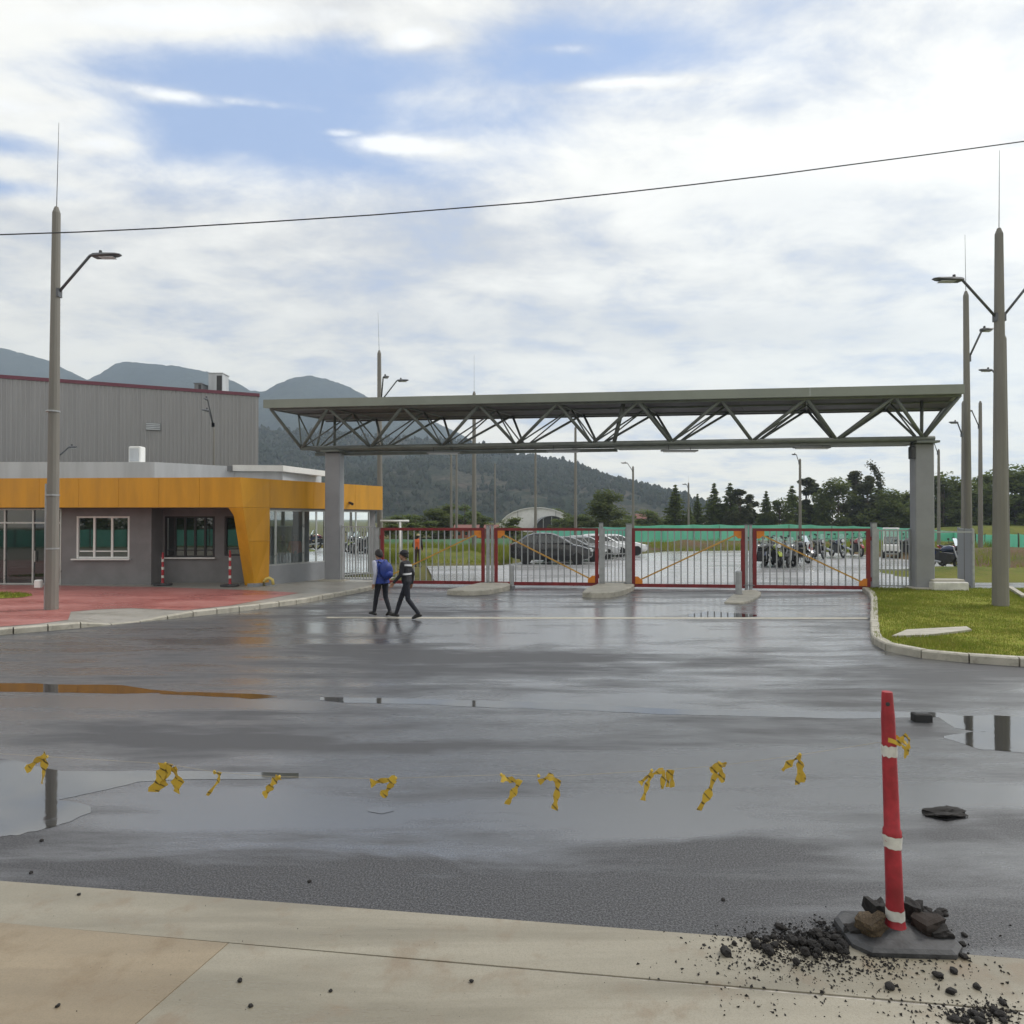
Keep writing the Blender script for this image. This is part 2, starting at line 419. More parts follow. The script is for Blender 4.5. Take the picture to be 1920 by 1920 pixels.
# forecourt and side road: one asphalt sheet, its front edge along the concrete carriageway
def edge_y(x):          # the seam between concrete and asphalt
    a, b = gr(0, 1655), gr(1920, 1802)
    return a.y + (b.y - a.y) * (x - a.x) / (b.x - a.x)
g = MB(); rnd = random.Random(3)
xs = np.concatenate([[-60, -30, -12], np.arange(-5, 5.01, .12), [12, 30, 60]])
front = [(x, edge_y(x) + rnd.uniform(-.012, .012), 0) for x in xs]
g.add(front + [(x, 26.2, 0) for x in xs], [(i, i + 1, len(xs) + i + 1, len(xs) + i) for i in range(len(xs) - 1)])
structure('asphalt_forecourt', g, m_asphalt)
g = MB()
lot = [(-3.0, 26.2)] + [tuple(gr(u, v)[:2]) for u, v in ((800, 1061), (940, 1060), (1000, 1050), (1190, 1040), (1250, 1034), (1400, 1032), (1520, 1034), (1640, 1038), (1720, 1044))] + [(22.5, 32.0), (15.5, 26.2)]
g.add([(x, y, -.004) for x, y in lot], [tuple(reversed(range(len(lot))))]); structure('car_park', g, m_lot)

# concrete carriageway in front: dark bed, separate slabs with open joints
g = MB(); g.add([(-60, -8, .012), (60, -8, .012)] + [(60, edge_y(60) - .014, .012), (-60, edge_y(-60) - .014, .012)], [(0, 1, 2, 3)])
road = structure('concrete_road', g, m_joint)
j0, j1 = gr(0, 1737), gr(1920, 1903)
def joint_y(x): return j0.y + (j1.y - j0.y) * (x - j0.x) / (j1.x - j0.x)
def slab(poly, mt, z=.022):
    n = len(poly); cx = sum(p[0] for p in poly) / n; cy = sum(p[1] for p in poly) / n
    b = .004
    def sh(p): d = math.hypot(p[0] - cx, p[1] - cy); k = (d - b) / d; return (cx + (p[0] - cx) * k, cy + (p[1] - cy) * k)
    mb = MB(); mb.loft([[(p[0], p[1], -.06) for p in poly], [(p[0], p[1], z - .003) for p in poly], [(*sh(p), z) for p in poly]], True, True)
    return mb.build('slab', mt, road)
cuts = [-60, -18, -8.5, -5.2, 4.6, 12, 60]
for i in range(6):       # the gutter strip
    a, b = cuts[i] + .008 + .9, cuts[i + 1] - .008 + .9
    if i == 0: a = -60
    if i == 5: b = 60
    slab([(a, joint_y(a) + .003), (b, joint_y(b) + .003), (b, edge_y(b) - .012), (a, edge_y(a) - .012)], m_slab_grey, .02)
t0, t1 = gr(408, 1792), gr(262, 1920)
tdx = (t1.x - t0.x) / (t1.y - t0.y)
cx0 = [-60, -9.5, t0.x, t0.x + 5.2, t0.x + 11, 60]
for i in range(5):
    def cut(x0, y): return x0 + (y - t0.y) * tdx if abs(x0) < 50 else x0
    a, b = cx0[i] + .004, cx0[i + 1] - .004
    ya, yb = joint_y(a) - .003, joint_y(b) - .003
    slab([(cut(a, -8), -8), (cut(b, -8), -8), (cut(b, yb), yb), (cut(a, ya), ya)], m_slab_tan if i in (1, 4) else m_slab_grey, .02)

# ------------------------------------------------------------------ kerbs, footways and verges
def resample(pts, step):
    pts = [Vector((p[0], p[1], 0)) for p in pts]; out = [pts[0].copy()]; carry = 0.0
    for a, b in zip(pts, pts[1:]):
        L = (b - a).length; d = step - carry
        while d <= L: out.append(a + (b - a) * (d / L)); d += step
        carry = L - (d - step)
    return out
def smooth_line(pts, it=2):
    for _ in range(it):
        q = [pts[0]]
        for a, b in zip(pts, pts[1:]):
            q += [(a[0] * .75 + b[0] * .25, a[1] * .75 + b[1] * .25), (a[0] * .25 + b[0] * .75, a[1] * .25 + b[1] * .75)]
        pts = q + [pts[-1]]
    return pts
def kerb_run(name, pts, w, h, side, step, lowered=None, group=None):
    pts = resample(smooth_line(pts), step)
    base = MB(); base.prism([(p.x, p.y) for p in pts[:2]] + [(pts[1].x + .01, pts[1].y + .01)], -.05, -.045)
    par = base.build(name, m_kerb); par['kind'] = 'structure'
    for i, (a, b) in enumerate(zip(pts, pts[1:])):
        d = (b - a).normalized(); nrm = Vector((-d.y, d.x, 0)) * side
        a_, b_ = a + d * .012, b - d * .012
        hh = h * random.uniform(.95, 1.04); off = random.uniform(-.008, .008)
        lo = lowered(a) + lowered(b) if lowered else 0
        h0 = hh * (1 - .85 * (lowered(a) if lowered else 0)); h1 = hh * (1 - .85 * (lowered(b) if lowered else 0))
        mb = MB(); rings = []
        for p, hz in ((a_, h0), (b_, h1)):
            q = p + nrm * off
            c = min(.025, hz * .4)
            rings.append([q + Vector((0, 0, -.05)), q + Vector((0, 0, hz - c)), q + nrm * c + Vector((0, 0, hz)), q + nrm * w + Vector((0, 0, hz)), q + nrm * w + Vector((0, 0, -.05))])
        mb.loft(rings, True, True)
        mb.build('kerbstone', m_kerb, par)
    return pts
KL = [(-34, 9.6), (-22, 10.2), (-17, 11.0), (-13.6, 12.5)] + [tuple(gr(u, v)[:2]) for u, v in ((0, 1191), (150, 1178), (300, 1163), (430, 1149), (560, 1133), (620, 1121), (690, 1109))] + [(-4.75, 25.2)]
def dip(p):
    d = abs((p - gr(245, 1169)).length); return max(0.0, min(1.0, (1.05 - d) / .5))
kl = kerb_run('kerb', KL, .16, .14, 1, .62, dip)
WZ = .125
def inward(p): d = dip(p); return Vector((p.x - .1 - .75 * d, p.y + .1 + .75 * d, WZ))
walk = [inward(p) for p in kl]
g = MB(); poly = [(p.x, p.y) for p in walk] + [(-4.75, 27.2), (-40, 27.2), (-40, 9.8)]
g.add([(x, y, WZ) for x, y in poly], [tuple(range(len(poly)))]); structure('footway', g, m_walk)
g = MB()
dd = [i for i, p in enumerate(kl) if dip(p) > 0]
for i in range(dd[0] - 1, dd[-1] + 1):
    a_, b_ = kl[i], kl[i + 1]
    za, zb = .14 * (1 - .85 * dip(a_)) - .004, .14 * (1 - .85 * dip(b_)) - .004
    o = Vector((-.1, .1, 0))
    g.quad(tuple(a_ + o + Vector((0, 0, za))), tuple(b_ + o + Vector((0, 0, zb))), tuple(walk[i + 1] + Vector((-.02, .02, .003))), tuple(walk[i] + Vector((-.02, .02, .003))))
structure('driveway_apron', g, m_walk)
g = MB()
red = [(p.x - .35 - 1.5 * min(1, dip(p) * 2), p.y + .25 + 1.1 * min(1, dip(p) * 2)) for p in kl if p.x < -7.0]
poly = red + [tuple(gr(560, 1112, WZ)[:2]), tuple(gr(500, 1108, WZ)[:2]), tuple(gr(300, 1101, WZ)[:2]), (-18.6, 24.1), (-40, 24.6), (-40, 10.6)]
g.add([(x, y, WZ + .006) for x, y in poly], [tuple(range(len(poly)))]); structure('red_pavement', g, m_paver)
KR = [(12.05, 23.0)] + [tuple(gr(u, v)[:2]) for u, v in ((1634, 1120), (1632, 1160), (1631, 1190), (1636, 1209), (1660, 1222), (1720, 1234), (1800, 1242), (1920, 1251))] + [(11.5, 10.7), (16, 10.1), (30, 9.6), (45, 9.4)]
kr = kerb_run('kerb', KR, .17, .15, 1, .72)
g = MB()
poly = [(p.x + .1, p.y + .05) if p.y > 14 else (p.x + .06, p.y + .12) for p in kr] + [(45, 22), (34, 22.9), (12.2, 22.9)]
g.add([(x, y, .12) for x, y in poly], [tuple(range(len(poly)))]); verge = structure('grass_verge', g, m_turf)
verge_poly = poly
# ------------------------------------------------------------------ object materials
m_yellow = mat('orange_yellow_panel', (.60, .285, .014), .42, .11, 1.6, bmp=.03, stretch=(1.4, 1.4, .22))
m_wallgrey = mat('dark_grey_render', (.195, .192, .195), .75, .12, 1.5, bmp=.15)
m_plinth = mat('mid_grey_render', (.25, .26, .275), .7, .08, 1.5, bmp=.1)
m_parapet = mat('pale_grey_render', (.46, .48, .50), .7, .12, 1.2, bmp=.08, stretch=(1.5, 1.5, .2))
m_white = mat('white_paint', (.74, .74, .72), .5, .06, 2)
m_alu = mat('aluminium_frame', (.50, .51, .50), .35, .08, 4, metal=.6)
m_steel_grey = mat('grey_steel_paint', (.175, .18, .19), .45, .1, 2)
m_column = mat('grey_column_paint', (.25, .255, .27), .5, .1, 1.0)
m_truss = mat('green_grey_steel', (.15, .165, .15), .45, .2, 2)
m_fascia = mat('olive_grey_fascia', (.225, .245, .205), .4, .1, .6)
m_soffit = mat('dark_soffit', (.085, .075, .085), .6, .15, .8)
m_galv = mat('galvanised_steel', (.36, .37, .38), .38, .12, 6, metal=.35)
m_red = mat('red_gate_paint', (.19, .016, .018), .5, .25, 3)
m_orange = mat('orange_gate_paint', (.62, .20, .02), .4, .15, 3)
m_brace = mat('ochre_brace_paint', (.50, .27, .05), .4, .15, 3)
m_cladding = mat('grey_cladding', (.285, .28, .28), .5, .07, .5, stretch=(1, 1, .15))
m_maroon = mat('maroon_trim', (.14, .035, .055), .5, .1, 2)
m_black = mat('black_rubber', (.018, .018, .019), .7, .3, 12, bmp=.2)
m_dark = mat('dark_plastic', (.03, .03, .033), .45, .2, 5)
m_pole = mat('weathered_concrete', (.20, .19, .168), .8, .14, 1.2, stretch=(1, 1, .22), bmp=.2, bscale=40)
m_lamp = mat('lamp_grey', (.10, .105, .115), .4, .1, 4)
m_diff = mat('lamp_diffuser', (.55, .56, .58), .3, .05, 4)
m_wire = mat('black_cable', (.03, .03, .032), .6, .1, 4)
def glass_mat(name, tint, mixf, rough=.01):
    m, t, b = new_mat(name)
    b.inputs['Base Color'].default_value = tint + (1,); b.inputs['Roughness'].default_value = rough; b.inputs['IOR'].default_value = 1.5
    tr = N(t, 'ShaderNodeBsdfTransparent'); tr.inputs['Color'].default_value = (.78, .86, .84, 1)
    mx = N(t, 'ShaderNodeMixShader'); fr = N(t, 'ShaderNodeFresnel'); fr.inputs['IOR'].default_value = 1.45
    gl = N(t, 'ShaderNodeBsdfGlossy'); gl.inputs['Roughness'].default_value = rough; gl.inputs['Color'].default_value = (.9, .95, .95, 1)
    t.links.new(M_(t, 'ADD', M_(t, 'MULTIPLY', fr.outputs[0], .9), mixf), mx.inputs[0]); t.links.new(tr.outputs[0], mx.inputs[1]); t.links.new(gl.outputs[0], mx.inputs[2])
    t.links.new(mx.outputs[0], t.nodes['Material Output'].inputs['Surface'])
    return m
m_glass = glass_mat('clear_glass', (.02, .03, .03), .10)
m_glass_dark = mat('dark_tinted_glass', (.012, .018, .018), .03, .1, 2, rvar=.01, spec=1.0)
m_mirror = mat('reflective_glass', (.012, .02, .02), .02, .1, 2, rvar=.01); m_mirror.node_tree.nodes['Principled BSDF'].inputs['IOR'].default_value = 2.3

# ------------------------------------------------------------------ warehouse behind
WA = at(485, 742, 40.6); WB = at(0, 705, 35.3)
wd = (Vector((WB.x, WB.y, 0)) - Vector((WA.x, WA.y, 0))); wl = wd.length; wd.normalize()
wn = Vector((-wd.y, wd.x, 0));  wn = wn if wn.y < 0 else -wn
WTOP = (WA.z + WB.z) / 2
wh = thing('warehouse', 'long grey corrugated metal warehouse with a maroon roof edge behind the booth', 'warehouse', (WA.x, WA.y, 0))
nsheet = int((wl + 14) / 1.05)
ribs = MB(); 
sheet = None
for i in range(nsheet):
    a = Vector((WA.x, WA.y, 0)) + wd * (i * 1.05 + .006)
    if sheet is None:
        mb = MB(); prof = [(0, 0), (.0, .03)]
        x = 0.0; pts = []
        while x < 1.03:
            pts += [(x, 0), (x + .11, 0), (x + .13, .035), (x + .19, .035)]; x += .21
        pts = [(min(p[0], 1.038), p[1]) for p in pts] + [(1.038, 0)]
        P = []
        for z in (0, WTOP):
            for s_, d_ in pts: q = wd * s_ + wn * d_; P.append((q.x, q.y, z))
        n = len(pts)
        mb.add(P, [(k + 1, k, n + k, n + k + 1) for k in range(n - 1)])
        sheet = mb.build('wall_sheet', m_cladding, wh, loc=(a.x - WA.x, a.y - WA.y, 0))
    else: share('wall_sheet', sheet, wh, (a.x - WA.x, a.y - WA.y, 0))
A0 = Vector((WA.x, WA.y, 0)); B0 = A0 + wd * (nsheet * 1.05)
back = -wn * 26
mb = MB(); mb.prism([tuple((A0 - wn * .02)[:2]), tuple((B0 - wn * .02)[:2]), tuple((B0 + back)[:2]), tuple((A0 + back)[:2])], 0, WTOP - .12); mb.build('wall', m_cladding, wh, True)
mb = MB(); u3 = Vector((0, 0, 1))
mb.loft([[p + wn * .07 + u3 * (WTOP - .09), p + wn * .07 + u3 * (WTOP + .10), p - wn * .3 + u3 * (WTOP + .10), p - wn * .3 + u3 * (WTOP - .09)] for p in (A0 - wd * .05, B0)]); mb.build('roof_trim', m_maroon, wh, True)
mb = MB(); mb.loft([[p + u3 * (WTOP - .1), p + u3 * (WTOP + .04)] for p in (A0, B0, B0 + back, A0 + back)], False, False); 
mb = MB(); mb.prism([tuple((A0 - wn * .35)[:2]), tuple((B0 - wn * .35)[:2]), tuple((B0 + back)[:2]), tuple((A0 + back)[:2])], WTOP - .1, WTOP + .05); mb.build('roof', m_steel_grey, wh, True)
def roofbox(u0, u1, v0, dep, label, mt):
    p0, p1 = at(u0, v0, dep), at(u1, v0, dep)
    t_ = thing('roof_unit', label, 'roof unit', (0, 0, 0)); t_.location = ((p0.x + p1.x) / 2, dep, WTOP)
    w = p1.x - p0.x; h = p0.z - WTOP - .05
    mb = MB(); mb.box((0, 0, .05 + h / 2), (w, .9, h)); mb.build('casing', mt, t_)
    mb = MB(); mb.box((w * .28, -.46, .05 + h * .5), (w * .36, .03, h * .8)); mb.build('grille', m_dark, t_)
    mb = MB(); mb.box((0, 0, .05 + h + .02), (w + .08, .98, .04)); mb.build('cap', mt, t_)
roofbox(397, 423, 703, 41.5, 'tall pale ventilation housing on the warehouse roof edge', m_parapet)
roofbox(371, 384, 722, 41.0, 'small dark ventilation box on the warehouse roof left of the taller one', m_steel_grey)

# ------------------------------------------------------------------ gatehouse
C0 = Vector((-9.33, 22.9, 0)); e2 = Vector((3.62, 6.4, 0)).normalized(); n2v = Vector((e2.y, -e2.x, 0))
e1 = (Vector((-18.06, 23.5, 0)) - C0).normalized()
gh = thing('gatehouse', 'low grey guard building wrapped in an orange yellow band with a slanted corner leg', 'guard house', (-12, 24, WZ))
ZB, ZT = 2.90, 3.93
def P2(o, z): return Vector((o.x, o.y, z))
# yellow band on the front: panels with fine joints
L1 = 16.0
def panel_strip(a, d, nrm, L, z0, z1, n, th, name, skip0=0.0):
    for i in range(n):
        s0, s1 = skip0 + (L - skip0) * i / n + .004, skip0 + (L - skip0) * (i + 1) / n - .004
        p, q = a + d * s0, a + d * s1
        pb = PBC if i == 0 else p
        mb = MB(); mb.loft([[P2(ob_, z0) - nrm * th, P2(ob_, z0), P2(o, z1), P2(o, z1) - nrm * th] for o, ob_ in ((p, pb), (q, q))])
        mb.build(name, m_yellow, gh, True)
n1v = Vector((e1.y, -e1.x, 0)); n1v = n1v if n1v.y < 0 else -n1v
FB = Vector(gr(478, 1099, WZ)); FB.z = 0
# corner edge runs from the top corner C0 down to FB; inner edge of the leg on the front side
def front_pt(u, z):   # point on the front band plane for column u
    d = ray(u, 973); k = d.x / d.y
    # C0 + e1*s  with x = k*y
    s = (C0.x - k * C0.y) / (k * e1.y - e1.x)
    o = C0 + e1 * s; return P2(o, z)
corner_mid = C0 + (FB - C0) * ((ZT - ZB) / (ZT - WZ))
s_in = (front_pt(436, 0) - C0).length
PBC = C0 - e1 * .10
panel_strip(C0, e1, n1v, L1, ZB, ZT, 11, .25, 'yellow_panel', .0)
# slanted front leg with a rounded inner corner
th = .28
foot_in = Vector(gr(459, 1098, WZ)); foot_in.z = 0
outer = []; inner = []
K = 10
for i in range(K + 1):
    z = ZB - .006 - (ZB - .006 - WZ - .02) * i / K
    f = (ZT - z) / (ZT - WZ)
    outer.append(P2(PBC + (FB - PBC) * ((ZB - z) / (ZB - WZ)), z))
    fi = (ZB - z) / (ZB - WZ)
    top_in = C0 + e1 * s_in
    o = top_in + (foot_in - top_in) * fi
    rr = .16 * max(0, 1 - (ZB - z) / .35) ** 2
    inner.append(P2(o, z) + e1 * rr)
mb = MB(); mb.loft([[a, b, b - n1v * th, a - n1v * th] for a, b in zip(inner, outer)]); mb.build('slanted_leg', m_yellow, gh, True)
# right face
t505 = .62
LR = (Vector((-5.62, 29.3, 0)) - C0).length
def side(s, z, off=0.0): return P2(C0 + e2 * s + n2v * off, z)
def side_s(u):
    k = (u - 960) / F
    return (k * C0.y - C0.x) / (e2.x - k * e2.y)
s505, s620, s645, s700 = side_s(506), side_s(614), side_s(646), side_s(697)
for i, (a, b) in enumerate(((0, s505), (s505, s505 + 2.1), (s505 + 2.1, s505 + 4.4), (s505 + 4.4, LR))):
    mb = MB()
    if i == 0:
        f = (ZT - ZB) / (ZT - WZ)
        lb = PBC
        ring = [P2(C0, ZT), side(b - .005, ZT), side(b - .005, ZB), P2(lb, ZB)]
    else: ring = [side(a + .005, ZT), side(b - .005, ZT), side(b - .005, ZB), side(a + .005, ZB)]
    mb.loft([[p - n2v * .26 for p in reversed(ring)], list(reversed(ring))]); mb.build('yellow_panel', m_yellow, gh, True)
for z0, z1 in ((ZB - .006, 1.72), (1.714, WZ + .06)):
    f0, f1 = (ZT - z0) / (ZT - WZ), (ZT - z1) / (ZT - WZ)
    g0, g1 = (ZB - z0) / (ZB - WZ), (ZB - z1) / (ZB - WZ)
    ring = [P2(PBC + (FB - PBC) * g0, z0), side(s505 - .005, z0), side(s505 - .005 - .03 * (z0 < 2), z1), P2(PBC + (FB - PBC) * g1, z1)]
    mb = MB(); mb.loft([[p - n2v * .3 for p in reversed(ring)], list(reversed(ring))]); mb.build('yellow_panel', m_yellow, gh, True)
mb = MB(); a = C0 + e2 * LR
mb.loft([[P2(o, ZB), P2(o, ZT)] [0:2] + [P2(o, ZT) - e2 * .2, P2(o, ZB) - e2 * .2] for o in (a - n2v * .28, a - n2v * 4)]); mb.build('yellow_panel', m_yellow, gh, True)
mb = MB(); mb.box((FB.x + .12, FB.y + .12, WZ + .04), (.75, .35, .12), math.atan2(e2.y, e2.x)); mb.build('leg_footing', m_plinth, gh, True)
# low wall and glazing of the right face
def side_block(s0, s1, z0, z1, o0, o1, name, mt):
    mb = MB(); mb.loft([[side(s, z0, o0), side(s, z1, o0), side(s, z1, o1), side(s, z0, o1)] for s in (s0, s1)]); return mb.build(name, mt, gh, True)
ZS = .80
side_block(s505, s645 - .25, WZ - .05, ZS, -.30, -.06, 'low_wall', m_plinth)
side_block(s505, LR - .3, ZB - .07, ZB - .003, -.30, -.05, 'window_head', m_wallgrey)
def side_window(s0, s1, z0, z1, muls):
    fr = MB()
    for s in [s0 + .03] + muls + [s1 - .03]:
        fr.loft([[side(ss, z0, -.12), side(ss, z1, -.12), side(ss, z1, -.18), side(ss, z0, -.18)] for ss in (s - .03, s + .03)])
    for z in (z0 + .025, z1 - .025):
        fr.loft([[side(ss, z - .025, -.115), side(ss, z + .025, -.115), side(ss, z + .025, -.185), side(ss, z - .025, -.185)] for ss in (s0 + .06, s1 - .06)])
    wf = fr.build('window', m_alu, gh, True)
    ed = [s0 + .06] + muls + [s1 - .06]
    for a, b in zip(ed, ed[1:]):
        mb = MB(); mb.loft([[side(ss, z0 + .05, -.145), side(ss, z1 - .05, -.145), side(ss, z1 - .05, -.155), side(ss, z0 + .05, -.155)] for ss in (a + .02, b - .02)]); mb.build('pane', m_glass, wf, True)
side_window(s505 + .03, s620, ZS, ZB - .07, [side_s(522), (s505 + s620) / 2 + .3, side_s(598)])
side_block(s620 + .01, s620 + .35, ZS, ZB - .07, -.30, -.08, 'window_post', m_wallgrey)
side_window(s645, s700, WZ + .05, ZB - .07, [(s645 + s700) / 2])
side_block(s700 + .01, LR - .15, WZ, ZB - .07, -.45, -.30, 'wall', m_wallgrey)
# front wall, recess and interior shell
YW, YR = 24.15, 24.95
def wx(u, Y): return (u - 960) / F * Y
x118, x283, x118b = wx(116, YW), wx(284, YW), wx(0, YW)
def wall_box(x0, x1, y0, y1, z0, z1, name='wall', mt=None):
    mb = MB(); mb.prism([(x0, y0), (x1, y0), (x1, y1), (x0, y1)], z0, z1); return mb.build(name, mt or m_wallgrey, gh, True)
wz0, wz1 = 2.5 - (1047 - 973) / F * YW, 2.5 + (973 - 968) / F * YW
wu0, wu1 = wx(143, YW), wx(243, YW)
wall_box(x118, wu0, YW, YW + .2, WZ, ZB + .3); wall_box(wu1, x283, YW, YW + .2, WZ, ZB + .3)
wall_box(wu0, wu1, YW, YW + .2, WZ, wz0); wall_box(wu0, wu1, YW, YW + .2, wz1, ZB + .3)
wall_box(x283 - .2, x283, YW + .2, YR, WZ, ZB + .3)
rx0, rx1 = x283 - .2, -8.9
r0, r1 = wx(309, YR), wx(403, YR)
wall_box(rx0, r0, YR, YR + .2, WZ, ZB + .3); wall_box(r1, wx(421, YR), YR, YR + .2, WZ, ZB + .3)
wall_box(r0, r1, YR, YR + .2, WZ, wz0); wall_box(r0, r1, YR, YR + .2, wz1, ZB + .3)
wall_box(wx(421, YR), rx1, YR, YR + .2, WZ, wz0 + .05); wall_box(wx(421, YR), rx1, YR, YR + .2, wz1, ZB + .3)
def front_window(x0, x1, Y, z0, z1, muls, fm, sill=True, open_mid=False):
    fr = MB()
    for x in [x0 + .035] + muls + [x1 - .035]: fr.box((x, Y + .05, (z0 + z1) / 2), (.07, .07, z1 - z0))
    for z in (z0 + .03, z1 - .03): fr.box(((x0 + x1) / 2, Y + .052, z), (x1 - x0 - .14, .06, .06))
    wf = fr.build('window', fm, gh, True)
    ed = [x0 + .07] + muls + [x1 - .07]
    for a, b in zip(ed, ed[1:]):
        mb = MB(); mb.box(((a + b) / 2, Y + .06, (z0 + z1) / 2), (b - a - .07, .008, z1 - z0 - .12)); mb.build('pane', m_mirror, wf, True)
        mb = MB(); mb.box(((a + b) / 2, Y + .045, z0 + .26), (b - a - .07, .04, .04)); mb.build('glazing_bar', fm, wf, True)
    if sill:
        mb = MB(); mb.box(((x0 + x1) / 2 - .03, Y - .05, z0 - .03), (x1 - x0 + .16, .16, .05)); mb.build('sill', m_white, wf, True)
front_window(wu0, wu1, YW, wz0, wz1, [wu0 + (wu1 - wu0) / 3, wu0 + (wu1 - wu0) * 2 / 3], m_white)
front_window(r0, r1, YR, wz0, wz1, [r0 + (r1 - r0) * k / 5 for k in (1, 2, 3, 4)], m_dark)
front_window(wx(421, YR), rx1 - .1, YR, wz0 + .05, wz1, [], m_dark, False)
# glazed doors at the left
dx = [wx(u, YW) for u in (-230, -150, -70, 8, 61, 113)]
fr = MB()
for x in dx: fr.box((x, YW + .06, (WZ + ZB) / 2), (.06, .08, ZB - WZ))
for z in (WZ + .03, 2.36, ZB - .05):
    for a, b in zip(dx, dx[1:]): fr.box(((a + b) / 2, YW + .06, z), (b - a - .06, .07, .055))
dr = fr.build('door', m_alu, gh, True)
for a, b in zip(dx, dx[1:]):
    for z0, z1 in ((WZ + .06, 2.33), (2.39, ZB - .08)):
        mb = MB(); mb.box(((a + b) / 2, YW + .07, (z0 + z1) / 2), (b - a - .06, .008, z1 - z0)); mb.build('pane', m_glass_dark, dr, True)
mb = MB(); mb.box((dx[4] + .1, YW, 1.15), (.03, .06, .4)); mb.build('handle', m_alu, dr, True)
wall_box(-26, dx[0], YW, YW + .2, WZ, ZB + .3)
wall_box(x283 + .2, x283 + .4, YR + .2, 29.6, WZ, ZB + .3)                 # partition beside the glazed room
# back of the glazed room, floor, ceiling
def shell(pts, z0, z1, name, mt): mb = MB(); mb.prism(pts, z0, z1); mb.build(name, mt, gh, True)
E = C0 + e2 * (LR - .2) - n2v * .45
shell([(-14.5, 29.2), (E.x, E.y), (E.x, E.y + .15), (-14.5, 29.4)], WZ, ZB + .3, 'wall', m_wallgrey)
i1, i2 = side(s505, 0, -.33), side(LR - .2, 0, -.33)
shell([(rx1, YR + .2), (i1.x, i1.y), (i2.x, i2.y - .1), (-14.4, 29.2), (-14.4, YR + .22)], WZ - .02, WZ + .02, 'floor', m_plinth)
fr_l = C0 + e1 * 16
shell([(C0.x, C0.y + .25), tuple((C0 + e2 * LR - n2v * .3)[:2]), (-12, 32), (-26, 32), (fr_l.x, fr_l.y + .3)], ZB + .3, ZB + .45, 'roof', m_plinth)
shell([(C0.x - .3, C0.y + .3), (C0.x - .3 - .5, YR), (fr_l.x, YW), (fr_l.x, fr_l.y + .3)], ZB - .02, ZB + .02, 'soffit', m_wallgrey)
mb = MB(); mb.box((-10.6, 26.8, .85), (1.6, .6, .05)); mb.box((-11.3, 26.8, .48), (.05, .5, .7)); mb.box((-9.9, 26.8, .48), (.05, .5, .7)); ds = mb.build('guard_desk', m_plinth, None); tag(ds, 'plain grey counter inside the glazed guard room', 'desk')
# pale upper block and white roof slab
za = 4.68
ub = [(-32, 25.4), tuple(at(290, 866, 25.5)[:2]), tuple(at(440, 875, 27.6)[:2]), tuple(at(530, 874, 27.9)[:2]), (-9.0, 31.5), (-32, 31.5)]
shell(ub, ZB + .45, za - .005, 'parapet', m_parapet)
q0, q1 = at(436, 874, 27.45), at(531, 873, 27.7)
shell([(q0.x, q0.y), (q1.x, q1.y), (q1.x + .9, 31), (q0.x, 31)], za - .20, za + .045, 'roof_slab', m_white)
shell([(q0.x - .25, q0.y - .06), (q0.x - .02, q0.y - .06), (q0.x - .02, 29), (q0.x - .25, 29)], za - .22, za + .0, 'downpipe_box', m_steel_grey)
# things on and round the gatehouse
rb = thing('roof_cabinet', 'small cream metal cabinet on the pale flat roof of the guard building', 'cabinet', (at(257, 860, 27)[0], 27, za))
hz_ = at(257, 840, 27).z - za
mb = MB(); mb.bevbox((0, 0, .05 + hz_ / 2), (.48, .4, hz_), .03); mb.build('casing', m_white, rb)
mb = MB(); mb.box((0, -.215, .05 + hz_ / 2), (.36, .02, hz_ * .75)); mb.build('door', m_parapet, rb)
mb = MB(); mb.box((0, 0, .03), (.4, .34, .06)); mb.build('base', m_dark, rb)
rx_, ry_ = at(317, 800, 40)[:2]
p = A0 + wd * ((rx_ - A0.x) / wd.x) + wn * .06
lv = thing('wall_vent', 'pale louvred vent high on the corrugated warehouse wall', 'vent', (p.x, p.y, at(317, 800, p.y).z))
mb = MB()
mb.box((0, 0, 0), (.75, .05, .42), math.atan2(wd.y, wd.x)); mb.build('backing', m_steel_grey, lv)
for k in range(4):
    mb = MB(); mb.box((0, -.04, -.15 + .1 * k), (.7, .04, .06), math.atan2(wd.y, wd.x)); mb.build('louvre', m_parapet, lv)
yc = thing('yellow_cable_cover', 'curved pale yellow pipe cover beside the foot of the slanted leg', 'pipe', (FB.x + .45, FB.y + .05, WZ))
mb = MB(); mb.path([(-.15, 0, 0), (-.15, 0, .16), (-.08, 0, .25), (.04, 0, .28), (.15, 0, .22), (.18, 0, .05)], .055, 8); mb.build('pipe', mat('pale_yellow', (.62, .48, .14), .5, .1), yc, smooth=True)
mb = MB(); mb.box((.18, 0, .015), (.16, .16, .03)); mb.build('flange', m_galv, yc)
sl_ = thing('spot_lamp', 'small dark camera fixed to the yellow band right of the left canopy column', 'camera', (0, 0, 0)); q = side(side_s(655), 3.16, .05); sl_.location = q
mb = MB(); mb.tube((0, 0, 0), (.12, -.12, -.05), .05, .06, 8); mb.build('body', m_dark, sl_); mb = MB(); mb.box((-.03, .03, .02), (.1, .1, .06)); mb.build('bracket', m_maroon, sl_)

